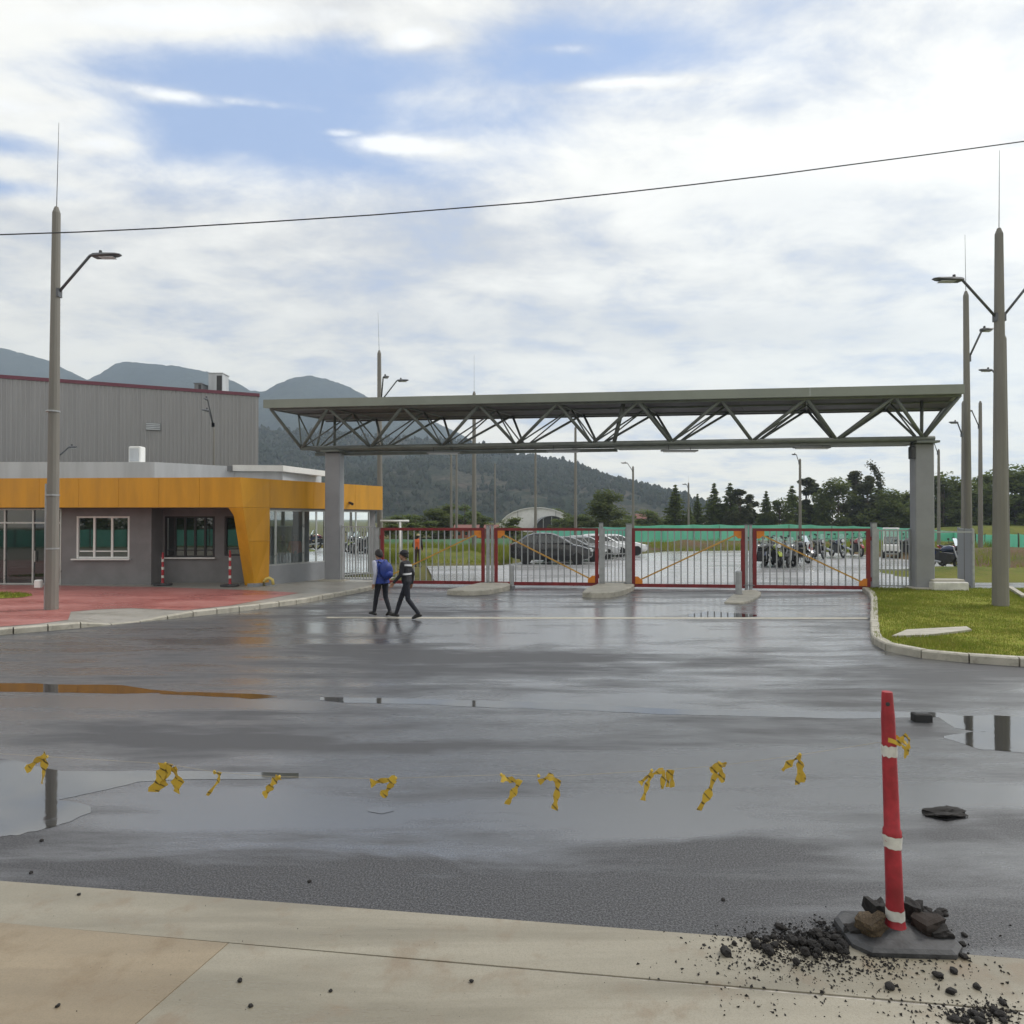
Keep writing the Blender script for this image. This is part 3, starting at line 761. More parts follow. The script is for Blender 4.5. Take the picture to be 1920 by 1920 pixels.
# ------------------------------------------------------------------ canopy over the gates
FR, FL_, RR_, RL = Vector((14.53, 21.4, 0)), Vector((-8.98, 24.2, 0)), Vector((15.76, 24.25, 0)), Vector((-7.58, 27.0, 0))
ZSOF, ZBOT = 6.50, 5.20
cp = thing('gate_canopy', 'long flat steel truss canopy on two grey columns spanning the gates', 'canopy', (13.98, 22.75, 0))
def roofpt(s, d, z):      # s 0..1 left to right, d 0..1 front to rear
    f = FL_ + (FR - FL_) * s; r = RL + (RR_ - RL) * s
    o = f + (r - f) * d; return Vector((o.x, o.y, z))
ZD = .04
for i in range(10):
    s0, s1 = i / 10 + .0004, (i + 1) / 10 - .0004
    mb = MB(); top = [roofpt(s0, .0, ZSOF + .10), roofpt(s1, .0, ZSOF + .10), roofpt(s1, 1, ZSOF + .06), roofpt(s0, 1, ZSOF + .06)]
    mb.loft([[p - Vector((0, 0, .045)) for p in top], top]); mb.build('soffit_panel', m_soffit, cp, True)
    mb = MB(); top = [roofpt(s0, -.02, ZSOF + .30), roofpt(s1, -.02, ZSOF + .30), roofpt(s1, 1.02, ZSOF + .2), roofpt(s0, 1.02, ZSOF + .2)]
    mb.loft([[p - Vector((0, 0, .05)) for p in top], top]); mb.build('roof_sheet', m_fascia, cp, True)
for i in range(5):
    s0, s1 = i / 5 + .00008, (i + 1) / 5 - .00008
    mb = MB(); mb.loft([[roofpt(s, -.025, ZSOF + .02), roofpt(s, -.025, ZSOF + .32), roofpt(s, -.005, ZSOF + .32), roofpt(s, .02, ZSOF + .02)] for s in (s0, s1)]); mb.build('fascia', m_fascia, cp, True)
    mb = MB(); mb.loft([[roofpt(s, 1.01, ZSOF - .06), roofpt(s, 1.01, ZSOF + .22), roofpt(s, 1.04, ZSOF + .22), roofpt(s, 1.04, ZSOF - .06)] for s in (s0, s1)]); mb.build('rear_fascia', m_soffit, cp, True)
for s in (0.0, 1.0):
    e = .002 if s == 0 else -.002
    mb = MB(); mb.loft([[roofpt(s + e, d, ZSOF + .03), roofpt(s + e, d, ZSOF + .29), roofpt(s + 4 * e, d, ZSOF + .29), roofpt(s + 4 * e, d, ZSOF + .03)] for d in (.03, 1.0)]); mb.build('end_fascia', m_fascia, cp, True)
# bottom chords
colR, colL = Vector((13.98, 22.75, 0)), Vector((-6.85, 25.75, 0))
ax = (colR - colL).normalized(); dp_ = Vector((.40, .92, 0))
step = (colR - colL).length / 7.62
def bot(k, o): q = colR - ax * (k * step) + dp_ * o; return Vector((q.x, q.y, ZBOT))
for o in (-.42, .42):
    mb = MB(); mb.tube(bot(-.12, o), bot(8.0, o), .085, n=10); mb.build('bottom_chord', m_truss, cp, True, True)
def sfrac(P): return (P.x - FL_.x) / (FR.x - FL_.x)
def top(k, d):   # top node between bottom nodes k and k+1 (k may be half)
    q = colR - ax * (k * step); s = (q - FL_).dot((FR - FL_).normalized()) / (FR - FL_).length
    s = max(.003, min(.997, s)); return roofpt(s, d, ZSOF + .02)
for d in (.06, .5, .94):
    mb = MB(); mb.tube(top(-.4, d), top(8.75, d), .07 if d != .5 else .05, n=8); mb.build('top_chord', m_truss, cp, True, True)
def strut(p, q, r): mb = MB(); mb.tube(p, q, r, n=8); mb.build('strut', m_truss, cp, True, True)
for k in range(9):
    for dk in (-.5, .5):
        kk = k + dk
        if kk < 0: kk = -.62
        if kk > 8.4: kk = 8.75
        strut(bot(k, -.42), top(kk, .06), .060)
        strut(bot(k, .42), top(kk, .94), .045)
        strut(bot(k, -.42), top(kk, .5), .028); strut(bot(k, .42), top(kk, .5), .028)
    strut(bot(k, -.42), bot(k, .42), .03)
    strut(top(k + .5 if k < 8 else 8.75, .06), top(k + .5 if k < 8 else 8.75, .94), .035)
strut(colR + Vector((0, 0, ZBOT)), colR + Vector((.02, 0, ZSOF + .03)), .055); strut(colL + Vector((0, 0, ZBOT)), colL + Vector((0, 0, ZSOF + .03)), .055)
kv = 3.72
strut(bot(kv, -.42), top(kv, .2), .075)
mb = MB(); a, b = bot(kv, -.36), bot(.15, -.36)
mb.loft([[p + Vector((0, 0, .07)), p + dp_ * .78 + Vector((0, 0, .07)), p + dp_ * .78 - Vector((0, 0, .17)), p - Vector((0, 0, .17))] for p in (a, b)]); mb.build('box_beam', m_truss, cp, True)
mb = MB(); a, b = bot(8.0, -.36), bot(kv + .03, -.36)
mb.loft([[p - Vector((0, 0, .10)), p + dp_ * .1 - Vector((0, 0, .10)), p + dp_ * .1 - Vector((0, 0, .22)), p - Vector((0, 0, .22))] for p in (a + dp_ * .7, b + dp_ * .7)]); mb.build('cable_tray', m_truss, cp, True)
# columns
for q, nm in ((colR, 0), (colL, 1)):
    rz = math.atan2(ax.y, ax.x)
    c = MB(); c.bevbox((q.x, q.y, .03 + 5.02 / 2), (.60, .46, 5.02), .03, rz); col_ = c.build('column', m_column, cp, True)
    b_ = MB(); b_.bevbox((q.x, q.y, .12), (.95, .80, .14), .02, rz); b_.build('base_plate', m_kerb, col_, True)
    b_ = MB(); b_.box((q.x, q.y, 5.09), (.72, 1.0, .07), rz); b_.build('cap_plate', m_truss, col_, True)
mb = MB(); mb.bevbox((colR.x - .40, colR.y - .12, 4.75), (.16, .22, .42), .03); mb.build('junction_box', m_dark, cp, True)
mb = MB(); mb.path([(colR.x - .40, colR.y - .12, 4.9), (colR.x - .44, colR.y - .12, 5.05), (colR.x - .30, colR.y - .12, 5.15)], .02, 6); mb.build('conduit', m_dark, cp, True)
# strip lights hung under the truss
for i, (u0, u1, v) in enumerate(((800, 862, 846), (1025, 1087, 843), (1240, 1308, 842), (1488, 1556, 836))):
    Y = 24.0 - (u0 - 1025) / 460 * 1.0
    a, b = at(u0, v + 3, Y), at(u1, v + 3, Y + .1)
    lt = thing('strip_light', ['thin grey strip light hung under the truss nearest the left column', 'thin grey strip light hung under the truss above the second gate leaf', 'thin grey strip light hung under the truss above the third gate leaf',
                               'thin grey strip light hung under the truss nearest the right column'][i], 'strip light', tuple((a + b) / 2), group='strip lights under the canopy')
    mb = MB(); mb.beam(a, b, .16, .05); mb.build('housing', m_steel_grey, lt, True)
    mb = MB(); mb.beam(a + (b - a) * .06 - Vector((0, 0, .04)), b - (b - a) * .06 - Vector((0, 0, .04)), .11, .03); mb.build('diffuser', m_diff, lt, True)
    for f in (.2, .8):
        p = a + (b - a) * f; mb = MB(); mb.tube(p + Vector((0, 0, .02)), p + Vector((0, 0, ZBOT - p.z - .05)), .012, n=5); mb.build('hanger', m_dark, lt, True)

# ------------------------------------------------------------------ gates, posts and railings
GS = -.1095
def gl(u, dY=0.0):
    k = (u - 960) / F; Y0 = 25.0 + dY + GS * 5
    x = k * Y0 / (1 - k * GS)
    return Vector((x, Y0 + GS * x, 0))
gdir = Vector((1, GS, 0)).normalized(); gn = Vector((GS, -1, 0)).normalized()
if gn.y > 0: gn = -gn
bar_mesh = None
def bar_at(p, z0, z1, par, r=.019, mt=None):
    global bar_mesh
    if bar_mesh is None:
        mb = MB(); s_ = 1.0
        mb.loft([[(x, y, z) for x, y in ((-1, -1), (1, -1), (1, 1), (-1, 1))] for z in (0, 1)]); bar_mesh = mb.build('bar', m_galv, par); o = bar_mesh
    else: o = share('bar', bar_mesh, par)
    o.location = (p.x - par.location.x, p.y - par.location.y, z0 - par.location.z); o.scale = (r, r, z1 - z0); o.rotation_euler = (0, 0, math.atan2(gdir.y, gdir.x)); return o
def gate(u0, u1, label, rise, z0, z1):
    a, b = gl(u0), gl(u1); L = (b - a).length
    t_ = thing('gate_leaf', label, 'gate', tuple(a), group='red framed gate leaves')
    def at_(s, z, o=0.0): q = a + gdir * s + gn * o; return Vector((q.x, q.y, z))
    wv = .125
    fr = MB()
    for s in (wv / 2, L - wv / 2): fr.beam(at_(s, z0), at_(s, z1), wv, .08, up=tuple(gn))
    fr.beam(at_(wv, z1 - .05), at_(L - wv, z1 - .05), .075, .10); fr.beam(at_(wv, z0 + .06), at_(L - wv, z0 + .06), .075, .12)
    fr.build('frame', m_red, t_, True)
    n = 15
    for i in range(n): bar_at(at_(wv + (L - 2 * wv) * (i + 1) / (n + 1), 0), z0 + .12, z1 - .10, t_)
    # diagonal brace and corner gussets
    g_ = .26
    lo, hi = (wv, L - wv) if rise else (L - wv, wv)
    sg = 1 if rise else -1
    mb = MB(); mb.beam(at_(lo + sg * .15, z0 + .25, .045), at_(hi - sg * .15, z1 - .22, .045), .03, .05); mb.build('brace', m_brace, t_, True)
    for s, z, sx, sz in ((lo, z0 + .12, sg, 1), (hi, z1 - .10, -sg, -1)):
        mb = MB(); ring = [at_(s, z, .03), at_(s + sx * g_, z, .03), at_(s + sx * g_, z + sz * .12, .03), at_(s + sx * .1, z + sz * .26, .03), at_(s, z + sz * .26, .03)]
        mb.loft([ring, [p + gn * .035 for p in ring]]); mb.build('gusset', m_orange, t_, True)
    hs = 0 if rise else L
    for z in (z0 + .35, z1 - .35):
        mb = MB(); mb.tube(at_(hs - (.02 if hs == 0 else -.02), z - .07), at_(hs - (.02 if hs == 0 else -.02), z + .07), .035, n=8); mb.build('hinge', m_red, t_, True)
    return t_
gate(714, 909, 'red framed barred gate leaf at far left behind the two walkers', True, .09, 2.17)
gate(927, 1122, 'red framed barred gate leaf with the dark car behind it', False, .08, 2.17)
gate(1184, 1396, 'red framed barred gate leaf right of the pair of wide grey posts', True, .06, 2.17)
gate(1411, 1631, 'red framed barred gate leaf nearest the right canopy column with motorcycles behind', False, .06, 2.17)
def post(u, w, top_v, label, base_v=None, cap=True):
    p = gl(u); h = at(u, top_v, p.y).z
    t_ = thing('gate_post', label, 'post', tuple(p), group='grey square gate posts')
    mb = MB(); mb.bevbox((0, 0, h / 2), (w, w, h), .01, math.atan2(gdir.y, gdir.x)); mb.build('shaft', m_galv, t_)
    mb = MB(); mb.box((0, 0, h + .012), (w + .03, w + .03, .024), math.atan2(gdir.y, gdir.x)); mb.build('cap', m_steel_grey, t_)
    mb = MB(); mb.box((0, 0, .17), (w + .12, w + .12, .02), math.atan2(gdir.y, gdir.x)); mb.build('base_plate', m_steel_grey, t_)
post(707, .13, 990, 'slim grey post at the far left edge of the gates')
post(915, .12, 986, 'slim grey post of a close pair between first and second gate leaves, left one')
post(923, .10, 986, 'slim grey post of a close pair between first and second gate leaves, right one')
post(1127, .15, 981, 'grey post at the right edge of the leaf with the dark car behind')
post(1179, .20, 983, 'wide grey post at the left edge of the third gate leaf')
post(1399, .10, 985, 'slim grey post of a pair between third and fourth gate leaves, left one')
post(1407, .10, 985, 'slim grey post of a pair between third and fourth gate leaves, right one')
post(1638, .16, 981, 'grey post at the right edge of the gate leaf nearest the canopy column')
def railing(pts, z0, z1, sp, label, rails, name='railing', pr=.03, br=.016):
    a = Vector(pts[0]); t_ = thing(name, label, 'railing', (a.x, a.y, 0))
    for p, q in zip(pts, pts[1:]):
        p, q = Vector(p), Vector(q); L = (q - p).length; n = max(1, int(L / sp))
        for z in rails:
            mb = MB(); mb.beam(p + Vector((0, 0, z)), q + Vector((0, 0, z)), .04, .045); mb.build('rail', m_galv, t_, True)
        for i in range(1, n): bar_at(p + (q - p) * (i / n), z0, z1, t_, br)
    for p in pts:
        mb = MB(); mb.box((p[0], p[1], (z1 + .06) / 2), (.07, .07, z1 + .06)); mb.build('post', m_galv, t_, True)
    return t_
w0 = gl(641, .35); w1 = gl(703, .1)
railing([tuple(w0), tuple(w1)], .2, 2.2, .115, 'grey barred railing between the guard building and the first gate leaf', (.22, 2.2))
railing([tuple(gl(1132)), tuple(gl(1174))], .2, 2.1, .115, 'short grey barred railing between the two wide gate posts', (.22, 1.25, 2.1))
railing([tuple(gl(1645)), tuple(gl(1706))], .16, 2.1, .13, 'grey barred railing between the right gate post and the canopy column', (.2, .75, 2.1))
pA, pB, pC = Vector((14.45, 22.95, 0)), Vector((15.95, 23.1, 0)), Vector((17.6, 26.3, 0))
railing([tuple(pA), tuple(pB)], 2.0, 2.08, 3, 'single thin rail right of the canopy column at head height', (2.05,))
railing([tuple(pB + Vector((.05, .12, 0))), tuple(pC)], .15, 2.12, .11, 'dense grey barred side railing running back from the right canopy column', (.18, 2.12), br=.022)

# islands and bollards
def island(pix_poly, h, label, z_side=None):
    pts = [tuple(gr(u, v, h)[:2]) for u, v in pix_poly]
    pts = smooth_line(pts + [pts[0]], 2)[:-1]
    cx, cy = sum(p[0] for p in pts) / len(pts), sum(p[1] for p in pts) / len(pts)
    mb = MB(); ins = [(cx + (x - cx) * .94, cy + (y - cy) * .97) for x, y in pts]
    a = sum(pts[i][0] * pts[(i + 1) % len(pts)][1] - pts[(i + 1) % len(pts)][0] * pts[i][1] for i in range(len(pts)))
    if a < 0: pts.reverse(); ins.reverse()
    mb.loft([[(x, y, -.02) for x, y in pts], [(x, y, h - .03) for x, y in pts], [(x, y, h) for x, y in ins]])
    o = mb.build('traffic_island', m_kerb); tag(o, label, 'traffic island', 'concrete gate islands'); return o
island([(838, 1105), (858, 1107), (905, 1107), (945, 1100), (962, 1093), (930, 1089), (905, 1091), (875, 1098)], .17, 'long rounded concrete island between first and second gate leaves')
island([(1092, 1109), (1120, 1111), (1160, 1109), (1192, 1097), (1186, 1089), (1145, 1089), (1122, 1094), (1098, 1102)], .18, 'rounded concrete island under the two wide gate posts')
island([(1358, 1127), (1392, 1129), (1412, 1124), (1430, 1111), (1420, 1105), (1392, 1106), (1372, 1115)], .07, 'low pointed concrete island under the pair of slim posts')
def bollard(u, v, top_v, r, label):
    p = gr(u, v); h = at(u, top_v, p.y).z
    t_ = thing('bollard', label, 'bollard', tuple(p), group='grey steel bollards')
    mb = MB(); mb.lathe([(r, 0), (r, h - .04), (r * .8, h - .01), (r * .3, h)], 14); mb.build('shaft', m_galv, t_, smooth=False)
    mb = MB(); mb.lathe([(r + .04, .0), (r + .04, .085), (r, .09)], 14); mb.build('base_ring', m_steel_grey, t_)
bollard(960, 1103, 1058, .075, 'grey steel bollard standing behind the second gate leaf')
bollard(1385, 1118, 1070, .10, 'grey steel bollard on the low pointed island')
# white pipe frame and plinth
p = gr(750, 1066); t_ = thing('pipe_stand', 'white T shaped pipe stand behind the first gate leaf', 'pipe stand', tuple(p))
h = at(750, 977, p.y).z
mb = MB(); mb.tube(p, p + Vector((0, 0, h)), .06, n=10); mb.build('upright', m_white, t_, True, True)
mb = MB(); mb.tube(p + Vector((-1.0, 0, h)), p + Vector((.45, 0, h)), .06, n=10); mb.build('crossbar', m_white, t_, True, True)
a, b = gr(1757, 1108, .12), gr(1808, 1106, .12)
t_ = thing('plinth_block', 'low whitish concrete block beside the base of the right canopy column', 'concrete block', tuple((a + b) / 2))
mb = MB(); mb.bevbox((0, .25, .14), ((b - a).x, .65, .28), .03, -.05); mb.build('block', mat('whitewash', (.62, .61, .57), .8, .15, 4, bmp=.2), t_)
mb = MB(); mb.bevbox((0, .30, .32), ((b - a).x * .92, .45, .07), .015, -.05); mb.build('top_slab', m_kerb, t_)
# ------------------------------------------------------------------ mountains
def hill_mat(name, a, b_, c, s, rock=None):
    m, t, b = new_mat(name)
    P = worldco(t)
    n = NOISE(t, P, s, 8, .62, .5); n2 = NOISE(t, P, s * 9, 5, .65)
    col = MIX(t, MR(t, n, .36, .62), a + (1,), b_ + (1,))
    col = MIX(t, MR(t, n2, .40, .66, 0, .75), col, c + (1,))
    if rock: col = MIX(t, MR(t, NOISE(t, P, s * 2.2, 5, .6), .60, .68, 0, .6), col, rock + (1,))
    t.links.new(col, b.inputs['Base Color']); b.inputs['Roughness'].default_value = 1.0; b.inputs['Specular IOR Level'].default_value = 0.0
    bump(t, b, n2, .8, 6.0)
    return m
m_mount = hill_mat('mountain_forest', (.026, .038, .034), (.045, .056, .045), (.018, .028, .026), .006)
m_foot = hill_mat('foothill_scrub', (.030, .042, .028), (.095, .085, .065), (.016, .026, .020), .020, (.15, .115, .10))
def ridge(name, line, Y, front, back, mt, nx, ny, amp, seed, tree_amp):
    us = np.array([p[0] for p in line], float); hs = np.array([at(p[0], p[1], Y).z for p in line])
    X = (us - 960) / F * Y
    xs = np.linspace(X[0], X[-1], nx); g = MB(); V = []; Fc = []
    dz = np.interp(xs, X, hs)
    ys = np.concatenate([np.linspace(-front, 0, ny), np.linspace(0, back, 7)[1:]])
    for j, y in enumerate(ys):
        for i, x in enumerate(xs):
            k = 1 + y / Y
            xx = x * (1 + .45 * y / Y) if y < 0 else x
            f = (1 + y / front) if y < 0 else 1 - (y / back) ** 2
            f = max(0, f)
            sp = mnoise.fractal(Vector((xx * .0042 + seed, y * .0022, seed)), 1.0, 2.1, 5)
            prof = f ** .82 if y < 0 else f
            z = dz[i] * prof * (1 + .34 * sp * (1 - f) * 1.0 * (f > 0)) + amp * sp * f * (1 - f) * 2
            z += tree_amp * (mnoise.noise(Vector((xx * .075, y * .075, seed))) + .7 * mnoise.noise(Vector((xx * .21, y * .21, seed)))) * min(1, f * 4)
            V.append((xx, Y + y, max(z, -.5) if f > 0 else -.5))
    n = len(xs)
    for j in range(len(ys) - 1):
        for i in range(n - 1): Fc.append((j * n + i, j * n + i + 1, (j + 1) * n + i + 1, (j + 1) * n + i))
    g.add(V, Fc); return structure(name, g, mt, True)
ridge('mountain', [(-900, 690), (-500, 620), (-200, 625), (-60, 640), (0, 652), (30, 660), (60, 668), (90, 676), (115, 690), (140, 702), (162, 712), (180, 704), (200, 692), (215, 681), (240, 678), (290, 683), (330, 686), (360, 692), (400, 700), (440, 716), (470, 733), (495, 734), (515, 722), (545, 709), (580, 704), (620, 713), (655, 726), (690, 745), (740, 766), (800, 785), (860, 812), (900, 835), (960, 880), (1050, 920), (1120, 975)],
      1500, 560, 420, m_mount, 420, 70, 60, 3.1, 2.2)
ridge('foothill', [(-700, 830), (-200, 800), (200, 800), (480, 806), (600, 812), (700, 820), (780, 822), (850, 826), (900, 834), (950, 846), (985, 857), (1020, 862), (1050, 870), (1075, 880), (1105, 893), (1140, 906), (1180, 919), (1215, 934), (1245, 950), (1290, 966), (1340, 976)],
      760, 330, 220, m_foot, 420, 80, 26, 8.7, 1.6)

# the wood on the foothill: uncountable crowns spread over its slope
def hill_z(name):
    me = bpy.data.objects[name].data; n = len(me.vertices); a = np.empty(n * 3); me.vertices.foreach_get('co', a); return a.reshape(-1, 3)
hv = hill_z('foothill'); mb = MB(); rr = random.Random(8)
for p_ in hv[rr.sample(range(len(hv)), 30000)]:
    x, y, z = p_
    if z < 4 or y > 800 or x < -560 or x / y > .35: continue
    k = mnoise.noise(Vector((x * .012, y * .012, 3))) + .6 * mnoise.noise(Vector((x * .04, y * .04, 9)))
    if rr.random() > .42 + .9 * k: continue
    h = rr.uniform(2.5, 6.5) * (1.35 if rr.random() < .06 else 1); w = h * rr.uniform(.28, .5); x += rr.uniform(-2, 2); y += rr.uniform(-2, 2); n = 5; a0 = rr.uniform(0, 6)
    mid = [(x + w * math.cos(a0 + 2 * PI * i / n) * rr.uniform(.7, 1.2), y + w * math.sin(a0 + 2 * PI * i / n), z + h * rr.uniform(.25, .5)) for i in range(n)]
    q = rr.uniform(.45, .85); up = [(x + (a - x) * q, y + (b - y) * q, z + h * rr.uniform(.68, .85)) for a, b, c in mid]
    mb.add(mid + up + [(x, y, z + h), (x, y, z - 1)], [(i, (i + 1) % n, n + (i + 1) % n, n + i) for i in range(n)] + [(n + i, n + (i + 1) % n, 2 * n) for i in range(n)] + [((i + 1) % n, i, 2 * n + 1) for i in range(n)])
m_wood = hill_mat('far_wood', (.026, .038, .024), (.045, .055, .034), (.062, .062, .046), .03)
o = mb.build('hillside_wood', m_wood); o['kind'] = 'stuff'
# ------------------------------------------------------------------ trees
def leaf_mat(name, a, b_, c):
    m, t, b = new_mat(name)
    oi = N(t, 'ShaderNodeObjectInfo'); P = worldco(t)
    n = NOISE(t, P, 1.2, 4, .6); n2 = NOISE(t, P, 9, 3, .6)
    col = MIX(t, MR(t, n, .34, .66), a + (1,), b_ + (1,)); col = MIX(t, MR(t, n2, .42, .7, 0, .7), col, c + (1,))
    col = MIX(t, M_(t, 'MULTIPLY', oi.outputs['Random'], .35), col, (.075, .075, .03, 1))
    t.links.new(col, b.inputs['Base Color']); b.inputs['Roughness'].default_value = .8; b.inputs['Specular IOR Level'].default_value = .15
    tl = N(t, 'ShaderNodeBsdfTranslucent'); t.links.new(col, tl.inputs['Color'])
    mx = N(t, 'ShaderNodeMixShader'); mx.inputs[0].default_value = .5
    t.links.new(b.outputs[0], mx.inputs[1]); t.links.new(tl.outputs[0], mx.inputs[2]); t.links.new(mx.outputs[0], t.nodes['Material Output'].inputs['Surface'])
    return m
m_conifer = leaf_mat('conifer_foliage', (.085, .135, .04), (.16, .205, .06), (.23, .25, .085))
m_broad = leaf_mat('broadleaf_foliage', (.085, .13, .04), (.16, .20, .065), (.23, .24, .085))
m_wispy = leaf_mat('wispy_foliage', (.060, .075, .040), (.095, .105, .058), (.13, .13, .07))
m_bush = leaf_mat('bush_foliage', (.035, .055, .018), (.075, .095, .028), (.12, .12, .04))
m_bark = mat('bark', (.085, .065, .05), .9, .3, 3)
def leaf(mb, p, s, rnd, droop=.3):
    a = rnd.uniform(0, 2 * PI); t = Vector((math.cos(a), math.sin(a), rnd.uniform(-.6, .5))).normalized()
    n = Vector((rnd.gauss(0, 1), rnd.gauss(0, 1), rnd.gauss(0, 1))).normalized(); w = t.cross(n).normalized()
    s1 = s * rnd.uniform(.6, 1.3)
    p = Vector(p); mb.add([p - w * s1 * .38, p + t * s1 * .9 - w * s1 * .12, p + w * s1 * .42 + t * s1 * .2], [(0, 1, 2)])
def make_crown(kind, seed, H=10.0, n=5200):
    rnd = random.Random(seed); mb = MB(); tr = MB()
    tr.path([(0, 0, 0), (.05, .02, H * .35), (-.04, .05, H * .7), (0, 0, H * .95)], [.19, .15, .09, .02], 7)
    if kind == 'cone':
        nl = 24
        for i in range(nl):
            f = (i + .4) / nl; z = H * (.08 + .9 * f); rr = H * .24 * (1 - f) ** .95 * rnd.uniform(.72, 1.2) + .03
            m = 6 if f < .8 else 3; a0 = rnd.uniform(0, 6.28)
            for k in range(m):
                a = a0 + 2 * PI * k / m + rnd.uniform(-.4, .4); L = rr * rnd.uniform(.65, 1.2)
                tip = Vector((math.cos(a) * L, math.sin(a) * L, z - L * .22 + rnd.uniform(-.1, .3)))
                tr.path([(0, 0, z), tip], [.03, .008], 4)
                cnt = int(n / nl / m)
                for _ in range(cnt):
                    u = rnd.random() ** .6
                    q = Vector((0, 0, z)).lerp(tip, u); q += Vector((rnd.gauss(0, .16), rnd.gauss(0, .16), rnd.gauss(0, .16))) * (1.3 - u * .6) * (1.1 - .8 * f)
                    leaf(mb, q, .46 * (1 - .6 * f), rnd)
    else:
        nb = 26 if kind == 'broad' else 30
        for b in range(nb):
            f = rnd.uniform(.10, 1.0)
            if kind == 'broad': rr = H * .27 * math.sin(PI * min(1, .25 + f * .70)) * rnd.uniform(.5, 1.25)
            else: rr = H * .22 * rnd.uniform(.2, 1.2) * (1.15 - f * .85)
            a = rnd.uniform(0, 6.28); c = Vector((math.cos(a) * rr, math.sin(a) * rr, H * f * rnd.uniform(.9, 1.0)))
            tr.path([(0, 0, H * f * .62), c], [.06, .012], 4)
            cr = H * (.12 if kind == 'broad' else .085 * (1.3 - f * .7)) * rnd.uniform(.6, 1.35)
            for _ in range(int(n / nb)):
                d = Vector((rnd.gauss(0, 1), rnd.gauss(0, 1), rnd.gauss(0, .75 if kind == 'broad' else 1.6)))
                d = d.normalized() * cr * rnd.random() ** .35
                leaf(mb, c + d, .46, rnd)
    return mb, tr
TREES = {}
for kind, mt in (('cone', m_conifer), ('broad', m_broad), ('wispy', m_wispy), ('cone2', m_conifer), ('broad2', m_broad), ('cone3', m_broad), ('broad3', m_conifer)):
    k = kind.rstrip('23'); mb, tr = make_crown(k, hash(kind) % 1 + len(TREES) * 13 + 5)
    o = mb.build('crown', mt); o2 = tr.build('trunk', m_bark); TREES[kind] = (o.data, o2.data)
    bpy.data.objects.remove(o); bpy.data.objects.remove(o2)
def tree(kind, u, top_v, Y, wid, label, name, group='dark trees behind the green fence', rz=None, lean=0):
    p = at(u, 973, Y); h = at(u, top_v, Y).z
    t_ = thing(name, label, 'tree', (p.x, Y, 0), group=group)
    s = h / 10.0
    cr = share('crown', TREES[kind][0], t_, rot=(0, lean, rz if rz is not None else random.uniform(0, 6)), scale=(s * wid * 1.3, s * wid * 1.3, s))
    share('trunk', TREES[kind][1], t_, rot=cr.rotation_euler, scale=(s * wid, s * wid, s))
row = [  # kind, u, top v, Y, width, label
 ('cone', 1266, 908, 92, 1.25, 'broad pointed dark conifer at the left end of the row'),
 ('cone2', 1292, 945, 90, 1.0, 'low dark conifer beside the thin lamp with a short mast'),
 ('cone', 1308, 925, 95, .9, 'slim pointed conifer just right of the thin short mast lamp'),
 ('cone3', 1339, 905, 93, 1.1, 'tall pointed conifer, left one of two close peaks above the third gate leaf'),
 ('cone2', 1369, 905, 93, 1.25, 'tall bushy conifer, right one of two close peaks above the third gate leaf'),
 ('wispy', 1388, 915, 90, 1.0, 'thin dark tree filling the right flank of the twin peaks'),
 ('wispy', 1408, 925, 98, .9, 'thin airy tree with gaps right of the twin pointed conifers'),
 ('cone', 1437, 920, 94, 1.1, 'pointed mid height conifer above the pair of slim gate posts'),
 ('broad', 1462, 938, 92, .9, 'low rounded dark tree left of the bare topped lamp pole'),
 ('cone2', 1485, 910, 93, 1.2, 'dark conifer directly left of the lamp pole above the fourth gate leaf'),
 ('wispy', 1512, 893, 97, 1.1, 'tall airy grey green tree just right of the lamp pole above the fourth gate leaf'),
 ('cone3', 1541, 915, 91, .9, 'dark narrow tree between the airy tall tree and the broad clump'),
 ('broad2', 1572, 900, 92, 1.0, 'broad dark clumpy tree left of the thin spiry tops'),
 ('wispy', 1607, 880, 96, .9, 'thin spiry tree, left one of the two sparse tops before the bent one'),
 ('wispy', 1627, 890, 92, .8, 'thin spiry tree, right one of the two sparse tops before the bent one'),
 ('broad3', 1648, 905, 99, .95, 'dark tree beneath the bent feathery top'),
 ('broad2', 1672, 920, 90, 1.1, 'round dark tree left of the right canopy column'),
 ('broad', 1700, 925, 95, 1.1, 'dark round tree partly behind the right canopy column'),
 ('broad3', 1745, 905, 92, 1.1, 'dark tree directly right of the canopy column'),
 ('broad', 1770, 893, 90, 1.1, 'rounded dark tree behind the thin lamp right of the column'),
 ('broad2', 1800, 905, 94, 1.1, 'rounded dark tree behind the group of three poles'),
 ('broad3', 1835, 888, 88, 1.15, 'dense dark tree left of the tall double arm lamp'),
 ('broad', 1862, 890, 90, 1.1, 'dense dark tree behind the tall double arm lamp'),
 ('broad2', 1903, 878, 84, 1.3, 'large dense dark tree at the far right edge'),
 ('broad3', 1940, 890, 86, 1.3, 'large dense dark tree cut by the right edge of the view'),
]
for k, u, v, Y, w, lab in row: tree(k, u, v, Y, w, lab, {'c': 'conifer_tree', 'b': 'dense_tree', 'w': 'slender_tree'}[k[0]])
